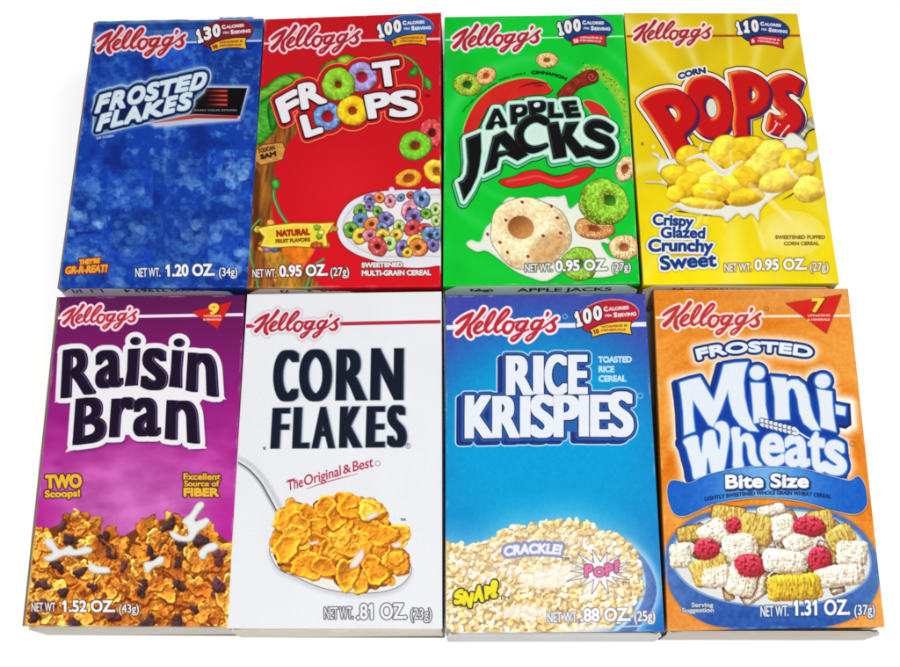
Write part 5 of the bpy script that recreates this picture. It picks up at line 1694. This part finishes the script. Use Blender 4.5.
    O_ = smooth([(666.5, 572), (667, 545), (685, 523), (715, 511), (770, 505.5), (830, 512), (862, 531), (878, 560), (877, 592), (858, 615), (825, 627), (772, 629.5), (715, 626), (685, 610), (671, 592)], 5)
    d = A.sdf(segs(O_), 10)
    A.put(d, (150, 90, 60), 1.0, op=.5, aa=1.4)
    def blu(X, Y):
        t = np.clip((Y - 505) / 120, 0, 1)[..., None]
        e = np.clip((np.abs(X - 772) - 60) / 45, 0, 1)[..., None]
        c = np.array([84, 118, 176]) * (1 - t) + np.array([40, 86, 170]) * t
        c = c * (1 - e * .35) + np.array([120, 156, 206]) * e * .35
        return c + (fbm(X, Y, 4, 3, 3) - .5)[..., None] * 34
    A.put(d, blu)
    I_ = smooth([(672, 562), (676, 542), (700, 522), (735, 513), (775, 510), (825, 516), (855, 533), (869, 556), (866, 578), (845, 594), (805, 604), (765, 606), (720, 599), (690, 585)], 5)
    d = A.sdf(segs(I_), 5)
    A.ring(d, (150, 186, 226), 1.0, 1.2, aa=.6)
    A.put(d, (228, 230, 226))
    A.part('cereal_picture')
    z = zz
    YL, WH = (226, 196, 100), (238, 231, 210)
    bis = [([(245, 180), (360, 196), (335, 245), (238, 235)], 0, 0), ([(120, 262), (200, 245), (192, 300), (132, 312)], 0, 1), ([(385, 198), (472, 168), (490, 215), (400, 222)], 1, 1), ([(515, 220), (640, 200), (642, 270), (600, 285)], 0, 0),
           ([(182, 292), (240, 225), (332, 270), (295, 325), (232, 315)], 1, 1), ([(330, 222), (442, 215), (440, 330), (400, 355), (340, 285)], 0, 2), ([(440, 225), (512, 215), (512, 285), (440, 315)], 1, 0), ([(622, 292), (680, 232), (742, 292), (700, 345), (642, 335)], 0, 1),
           ([(270, 292), (378, 275), (392, 365), (290, 378)], 1, 0), ([(478, 312), (540, 262), (612, 300), (575, 352), (500, 342)], 1, 1), ([(655, 300), (752, 310), (757, 382), (662, 384)], 1, 1),
           ([(98, 320), (162, 310), (182, 380), (150, 418), (103, 392)], 1, 1), ([(155, 375), (275, 348), (295, 402), (205, 475)], 0, 1), ([(418, 330), (560, 345), (572, 415), (430, 432), (408, 398)], 1, 0), ([(580, 385), (732, 382), (745, 440), (600, 472)], 1, 1),
           ([(198, 400), (292, 372), (315, 450), (250, 492), (208, 452)], 1, 1), ([(305, 385), (352, 385), (442, 500), (330, 512), (288, 462)], 1, 2), ([(430, 420), (597, 414), (602, 495), (438, 506)], 0, 3)]
    rasp = {3: [(563, 255, 58, 38)], 1: [(312, 250, 28, 30)], 10: [(597, 362, 42, 44)], 11: [(222, 330, 47, 36)], 12: [(362, 388, 56, 46)]}
    items = []
    zl = 0
    for k, (p, w, a) in enumerate(bis):
        P = np.array(z(p))
        if len(P) == 5:
            P = np.vstack([P[:2], (P[2:3] + P[3:4]) / 2 * .5 + P[2:3] * .5, P[4:5]])
        cc = P.mean(0)
        e1 = ((P[1] - P[0]) + (P[2] - P[3])) / 2
        e2 = ((P[3] - P[0]) + (P[2] - P[1])) / 2
        L1, L2 = np.hypot(*e1), np.hypot(*e2)
        rot = math.atan2(e1[1], e1[0])
        r = L1 * .56
        zl += .9
        base = (232, 222, 192) if w else (224, 190, 96)
        if a == 3:
            base = (226, 186, 50)
        items.append((cc[0], cc[1], r, L2 / L1 * (.98 if k != 14 else .9), rot, base, 'frosted' if w else 'biscuit', zl))
        for (x, y, rx, ry) in rasp.get(k, []):
            X0, Y0 = z([(x, y)])[0]
            items.append((X0, Y0 + .5, rx / 3.5, ry / rx * 1.02, .1, (204, 50, 68), 'berry', zl + (3.5 if k != 12 else 1.5)))
    # a layer below so that no gap shows an empty bowl
    low = scatter(I_ * .86 + I_.mean(0) * .14, 40, (8, 12), (.6, .8), [(226, 212, 170), (222, 190, 110), (232, 224, 200)], 3, 'frosted', (-4.5, -2))
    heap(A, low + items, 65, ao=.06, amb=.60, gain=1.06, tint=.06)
    A.part('serving_text')
    A.text('Serving', *z([(172, 524), (244, 524)]), 15 / 3.335, (222, 226, 236), b=.2, line=(70, 84, 120), lw=.7)
    A.text('Suggestion', *z([(140, 542), (246, 541)]), 15 / 3.335, (222, 226, 236), b=.2, line=(70, 84, 120), lw=.7)
    A.part('front_panel')
    A.ring(A.sdf(segs(ell(*z4([(690, 255)])[0], 2.4)), 4), (120, 70, 30), 0, .6)
    weight(A, z, 3.335, ('NET WT.', (402, 556), (496, 554), 36), ('1.31 OZ.', (512, 553), (701, 550), 52), ('(37g)', (715, 551), (784, 549), 34), ln=(40, 70, 130))


# ------------------------------------------------------------------ box construction
def link_mesh(name, verts, faces, material, parent, colors=None, smooth_=True, verts_np=None):
    me = bpy.data.meshes.new(name)
    verts = np.asarray(verts, np.float32)
    faces = np.asarray(faces, np.int32)
    nf, k = faces.shape
    me.vertices.add(len(verts))
    me.vertices.foreach_set('co', verts.ravel())
    me.loops.add(nf * k)
    me.loops.foreach_set('vertex_index', faces.ravel())
    me.polygons.add(nf)
    me.polygons.foreach_set('loop_start', np.arange(nf, dtype=np.int32) * k)
    me.update(calc_edges=True)
    me.polygons.foreach_set('use_smooth', np.full(nf, smooth_))
    if colors is not None:
        at = me.color_attributes.new('print_color', 'FLOAT_COLOR', 'POINT')
        c = np.ones((len(verts), 4), np.float32)
        c[:, :3] = colors
        at.data.foreach_set('color', c.ravel())
    me.materials.append(material)
    o = bpy.data.objects.new(name, me)
    COL.objects.link(o)
    if parent is not None:
        o.parent = parent
    return o


def build_box(q, paint, side, label, seed, left_rim=0.35, flap=(222, 216, 214), flap_text=None, rim=None, side_dark=.6, flap_in=(4.5, 4.5), top_tabs=(), tab_col=(120, 146, 190)):
    """q: the four front corners in mm (TL, TR, BR, BL) at DEPTH"""
    q = np.array(q, float)
    cen = q.mean(0)
    root = bpy.data.objects.new('cereal_box', None)
    COL.objects.link(root)
    root.location = (cen[0] * MM, cen[1] * MM, 0)
    root['label'] = label
    root['category'] = 'cereal box'
    root['group'] = 'small cereal boxes laid out in two rows'
    rg = np.random.RandomState(seed)
    rr = 0.35
    # inner (printed) quad, inset from the rounded rim
    ex = (q[1] - q[0]) / np.linalg.norm(q[1] - q[0])
    ey = (q[0] - q[3]) / np.linalg.norm(q[0] - q[3])
    ins = np.array([q[0] + ex * left_rim - ey * rr, q[1] - ex * rr - ey * rr, q[2] - ex * rr + ey * rr, q[3] + ex * left_rim + ey * rr])
    A = Art(ins)
    paint(A)
    # worn, whitish scuffs along the fold lines
    u, v = np.meshgrid(np.linspace(0, 1, NU), np.linspace(0, 1, NV))
    edge = np.minimum(np.minimum(u, 1 - u) * 70, np.minimum(v, 1 - v) * 118)
    sc = np.clip(1 - edge / .6, 0, 1) * np.clip((fbm(u * 70, v * 118, 4, 400 + seed, 5, .65) - .50) * 5, 0, 1) * .5
    A.C = A.C * (1 - sc[..., None]) + np.array([.88, .88, .86]) * sc[..., None]
    alb = (lin(A.C) * PAINT).astype(np.float32)
    # gentle bulge of the board
    bul = .45 * (np.sin(math.pi * u) * np.sin(math.pi * v)) ** .8 + .10 * (fbm(u * 5, v * 8, 1, 50 + seed, 2) - .5) * np.sin(math.pi * u) * np.sin(math.pi * v)
    V = np.stack([(A.x - cen[0]) * MM, (A.y - cen[1]) * MM, (DEPTH + bul) * MM], -1).reshape(-1, 3)
    idx = np.arange(NU * NV).reshape(NV, NU)
    cells = np.stack([idx[:-1, :-1], idx[1:, :-1], idx[1:, 1:], idx[:-1, 1:]], -1)
    cid = A.P[:-1, :-1]
    flat = alb.reshape(-1, 3)
    for k, nm in enumerate(A.names):
        f = cells[cid == k]
        if len(f) == 0:
            continue
        used, inv = np.unique(f.ravel(), return_inverse=True)
        o = link_mesh(nm, V[used], inv.reshape(-1, 4), M_PRINT, root if k == 0 else panel, flat[used])
        if k == 0:
            panel = o
    # carton body: rings from the edge of the print, over the rounded rim, down the sides
    n = 26
    def ring_pts(quad, off, zz, bulge=0.0):
        quad = np.array(quad)
        out = []
        for i in range(4):
            a, b = quad[i], quad[(i + 1) % 4]
            t = (b - a) / np.linalg.norm(b - a)
            nrm = np.array([-t[1], t[0]])
            for j in range(n):
                s_ = j / n
                out.append(np.append(a + (b - a) * s_ + nrm * (bulge if i in (1, 3) else 0) * math.sin(math.pi * s_), zz))
        return out
    def outset(quad, l, r_, t, b):
        return np.array([quad[0] - ex * l + ey * t, quad[1] + ex * r_ + ey * t, quad[2] + ex * r_ - ey * b, quad[3] - ex * l - ey * b])
    rings = []
    lr = left_rim
    for k, (fr, dz) in enumerate([(0, 0), (.45, .04), (.8, .14), (1.0, .42)]):
        rings.append(ring_pts(outset(ins, lr * fr, rr * fr, rr * fr, rr * fr), 0, DEPTH - dz))
    full = outset(ins, lr, rr, rr, rr)
    for zq, bu in [(20, .25), (12.5, .5), (5, .3), (2.8, .2), (2.4, .1), (.9, 0), (.25, -.15)]:
        w = .4 * math.sin(math.pi * zq / DEPTH)
        rings.append(ring_pts(outset(full, -.3 * (zq < 1), -.3 * (zq < 1), 0, .45 if zq < 2.5 else -.55), 0, zq, bu))
    rings.append(ring_pts(outset(full, -2, -2, -2, -2), 0, .2))
    N = 4 * n
    vb = np.array([p for r_ in rings for p in r_])
    vb[:, :2] -= cen
    fb = []
    for k in range(len(rings) - 1):
        for j in range(N):
            fb.append((k * N + j, k * N + (j + 1) % N, (k + 1) * N + (j + 1) % N, (k + 1) * N + j))
    # board colour: ink on the rim, the side print below it
    cb = np.zeros((len(vb), 3), np.float32)
    side_l = np.array(rgb(*side))
    rim_l = np.array(rgb(*(rim or side)))
    # rim takes the colour printed next to it
    zi = vb[:, 2]
    px = vb[:, 0] + cen[0]
    py = vb[:, 1] + cen[1]
    Hi = np.linalg.inv(A.Hq)
    uu, vv = apply_h(Hi, px, py)
    ii = np.clip((vv * (NV - 1)).round().astype(int), 2, NV - 3)
    jj = np.clip((uu * (NU - 1)).round().astype(int), 2, NU - 3)
    cb[:] = alb[ii, jj] if rim is None else rim_l
    leftm = uu < -.001
    if left_rim > .5:
        m = leftm & (zi < DEPTH - .02)
        cb[m] = np.array(rgb(128, 120, 104))
    cb[zi < DEPTH - .5] = side_l
    cb[zi < 2.6] = np.array(rgb(120, 106, 88))  # brown band paints the contact shadow line along the base
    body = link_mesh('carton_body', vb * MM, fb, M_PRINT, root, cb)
    # end flap on the bottom end (towards the camera) and its tuck line
    bl, br = full[3] + ey * .9, full[2] + ey * .9
    wd = np.linalg.norm(br - bl)
    FU, FV = 420, 90
    a0, a1 = flap_in
    fu, fv = np.meshgrid(np.linspace(0, 1, FU), np.linspace(0, 1, FV))
    ztop, zbot = 24.35, 2.4
    zz = ztop + (zbot - ztop) * fv
    inl = a0 * np.clip(1 - fv / .2, 0, 1)
    inr = a1 * np.clip(1 - fv / .2, 0, 1)
    xx = .4 + inl + (wd - .8 - inl - inr) * fu
    st = np.clip((20.2 - zz) / .8, 0, 1) * (0 if flap_text else 1)
    stick = 1.1 + .5 * st * st * (3 - 2 * st) - (0 if flap_text else .8) * np.exp(-((zz - 20.7) / .45) ** 2) + .35 * np.sin(math.pi * fu) * np.sin(math.pi * np.clip(fv, 0, 1))
    P = bl[None, None] + ex * xx[..., None] - ey * stick[..., None]
    C = np.broadcast_to(np.array(flap, float) / 255., (FV, FU, 3)).copy()
    C *= (.95 + .08 * fbm(xx, zz, 6, seed, 3))[..., None]
    for (t_, x0, x1, h, zc, flip, tc_) in (flap_text or ()):
        S = text_segs(t_, (0, 0), (x1 - x0, 0), h)
        S = S * np.array([1, -1])
        if flip:
            S[..., 0] = (x1 - x0) - S[..., 0]
            S[..., 1] = h - S[..., 1]
        S = S + np.array([x0, zc])
        D = np.full(xx.shape, 9., np.float32)
        I = np.zeros(xx.shape, bool)
        for (ax, ay), (bx, by) in S:
            L_ = (bx - ax) ** 2 + (by - ay) ** 2 + 1e-9
            t = np.clip(((xx - ax) * (bx - ax) + (zz - ay) * (by - ay)) / L_, 0, 1)
            D = np.minimum(D, np.hypot(xx - ax - t * (bx - ax), zz - ay - t * (by - ay)))
            if ay != by:
                I ^= ((ay > zz) != (by > zz)) & (xx < (bx - ax) * (zz - ay) / (by - ay) + ax)
        a = np.clip(.5 - (np.where(I, -D, D) - .12) / .3, 0, 1)[..., None]
        C = C * (1 - a) + np.array(tc_) / 255. * a
    fvv = np.stack([(P[..., 0] - cen[0]), (P[..., 1] - cen[1]), zz], -1).reshape(-1, 3)
    fi = np.arange(FU * FV).reshape(FV, FU)
    ff = np.stack([fi[:-1, :-1], fi[1:, :-1], fi[1:, 1:], fi[:-1, 1:]], -1).reshape(-1, 4)
    # give the flap its board thickness: a back layer and closed borders
    bk = fvv.copy()
    eyv = np.array([ey[0], ey[1], 0]) * .35
    bk += eyv
    off = len(fvv)
    allv = np.vstack([fvv, bk])
    border = list(fi[0, :]) + list(fi[1:, -1]) + list(fi[-1, -2::-1]) + list(fi[-2:0:-1, 0])
    bf = [(border[(i + 1) % len(border)], border[i], border[i] + off, border[(i + 1) % len(border)] + off) for i in range(len(border))]
    allf = np.vstack([ff, ff[:, ::-1] + off, np.array(bf)])
    lc = lin(C.reshape(-1, 3)) * PAINT
    lc = np.vstack([lc, lc * 0 + np.array(rgb(190, 180, 165))])
    link_mesh('bottom_flap', allv * MM, allf, M_PRINT, root, lc.astype(np.float32))
    # top end flap: a loose edge of board showing past the top fold
    for (f0, f1, st_, dz) in top_tabs:
        p0 = full[0] + ex * (np.linalg.norm(full[1] - full[0]) * f0)
        p1 = full[0] + ex * (np.linalg.norm(full[1] - full[0]) * f1)
        m_ = 14
        vv_ = []
        for lay in (0, -.4):
            for r_ in (-.6, st_):
                for i_ in range(m_):
                    b_ = p0 + (p1 - p0) * i_ / (m_ - 1) + ey * (r_ + (.12 * math.sin(i_ * 1.7 + seed) if r_ > 0 else 0))
                    vv_.append((b_[0] - cen[0], b_[1] - cen[1], DEPTH - .12 + dz + lay))
        F_ = []
        for i_ in range(m_ - 1):
            a_, b_, c_, d_ = i_, i_ + 1, m_ + i_, m_ + i_ + 1
            o_ = 2 * m_
            F_ += [(a_, b_, d_, c_), (a_ + o_, c_ + o_, d_ + o_, b_ + o_), (c_, d_, d_ + o_, c_ + o_), (b_, a_, a_ + o_, b_ + o_)]
        F_ += [(0, m_, 3 * m_, 2 * m_), (m_ - 1, 3 * m_ - 1, 4 * m_ - 1, 2 * m_ - 1)]
        link_mesh('top_flap', np.array(vv_) * MM, F_, M_PRINT, root, np.tile(np.array(rgb(*tab_col)), (len(vv_), 1)).astype(np.float32), smooth_=False)
    return root


# ------------------------------------------------------------------ the table
def table():
    n = 60
    R = 3.0
    xs = np.linspace(-R, R, n)
    gx, gy = np.meshgrid(xs, xs)
    v = np.stack([gx, gy, 0 * gx], -1).reshape(-1, 3)
    i = np.arange(n * n).reshape(n, n)
    f = np.stack([i[:-1, :-1], i[:-1, 1:], i[1:, 1:], i[1:, :-1]], -1).reshape(-1, 4)
    o = link_mesh('table_surface', v, f, M_TABLE, None)
    o['kind'] = 'structure'
    return o


table()

QUADS = [[[-157.17, 171.18], [-88.84, 172.19], [-86.69, 55.98], [-156.88, 55.88]], [[-88.25, 171.8], [-18.01, 174.29], [-16.39, 56.27], [-87.25, 55.59]],
         [[-16.59, 172.15], [54.07, 172.73], [55.31, 57.34], [-15.67, 56.35]], [[54.37, 173.34], [122.18, 172.35], [126.48, 57.43], [56.58, 56.91]],
         [[-156.55, 52.44], [-87.51, 53.15], [-84.24, -64.28], [-152.8, -64.49]], [[-86.8, 53.43], [-16.15, 54.44], [-14.32, -64.36], [-85.03, -64.76]],
         [[-14.79, 52.8], [57.06, 53.45], [57.64, -64.58], [-13.23, -65.62]], [[60.07, 54.92], [129.34, 55.37], [128.29, -62.61], [58.55, -64.42]]]

BOXES = [
    (art_blue_flakes, (20, 50, 120), 'blue cereal box with slanted silver lettering over a black banner with red stripes', 1.1, (222, 206, 228), [('0 38000 21963 4', 24, 57, 2.2, 21.0, True, (30, 30, 50)), ('|_|  |/|', 5, 16, 2.0, 21.0, True, (40, 30, 50))]),
    (art_red_loops, (130, 14, 24), 'red cereal box with colored rings in its white lettering and a bowl of rings below', .35, (240, 222, 220), [('0  38000 91210  3', 22, 56, 2.2, 20.6, True, (60, 34, 44)), ('73', 12, 15, 2.2, 20.6, True, (60, 34, 44))]),
    (art_green_jacks, (8, 90, 34), 'green cereal box with jagged black lettering on a red apple shape', .35, (214, 246, 238), [('APPLE JACKS', 27, 61, 2.8, 20.2, False, (24, 30, 40)), ("Kellogg's", 10, 18, 2.2, 20.6, False, (60, 30, 40))]),
    (art_yellow_pops, (150, 120, 20), 'yellow cereal box with puffy red lettering above yellow puffs in milk', .35, (252, 226, 200), [('CORN POPS CEREAL', 22, 56, 2.6, 20.0, False, (80, 54, 44)), ("Kellogg's", 11, 19, 2.2, 20.4, False, (100, 50, 44))]),
    (art_purple_bran, (70, 26, 66), 'purple cereal box with a heap of brown flakes and raisins along its bottom', 1.3, (206, 198, 186), None),
    (art_white_flakes, (150, 150, 154), 'white cereal box with tall black lettering and a spoonful of orange flakes', .35, (222, 212, 196), None),
    (art_rice, (34, 34, 60), 'blue cereal box with large white block lettering above pale rice grains and a dark bowl', .35, (214, 214, 214), None),
    (art_orange_wheats, (120, 74, 40), 'orange cereal box with a blue bowl of shredded wheat squares and raspberries', .35, (206, 194, 184), None),
]
for k, (fn, side, lab, lr, fl, ft) in enumerate(BOXES):
    build_box(QUADS[k], fn, side, lab, k + 1, lr, fl, ft, top_tabs=[(.02, .56, .3, 0), (.74, .94, .75, .15)] if k == 0 else ())
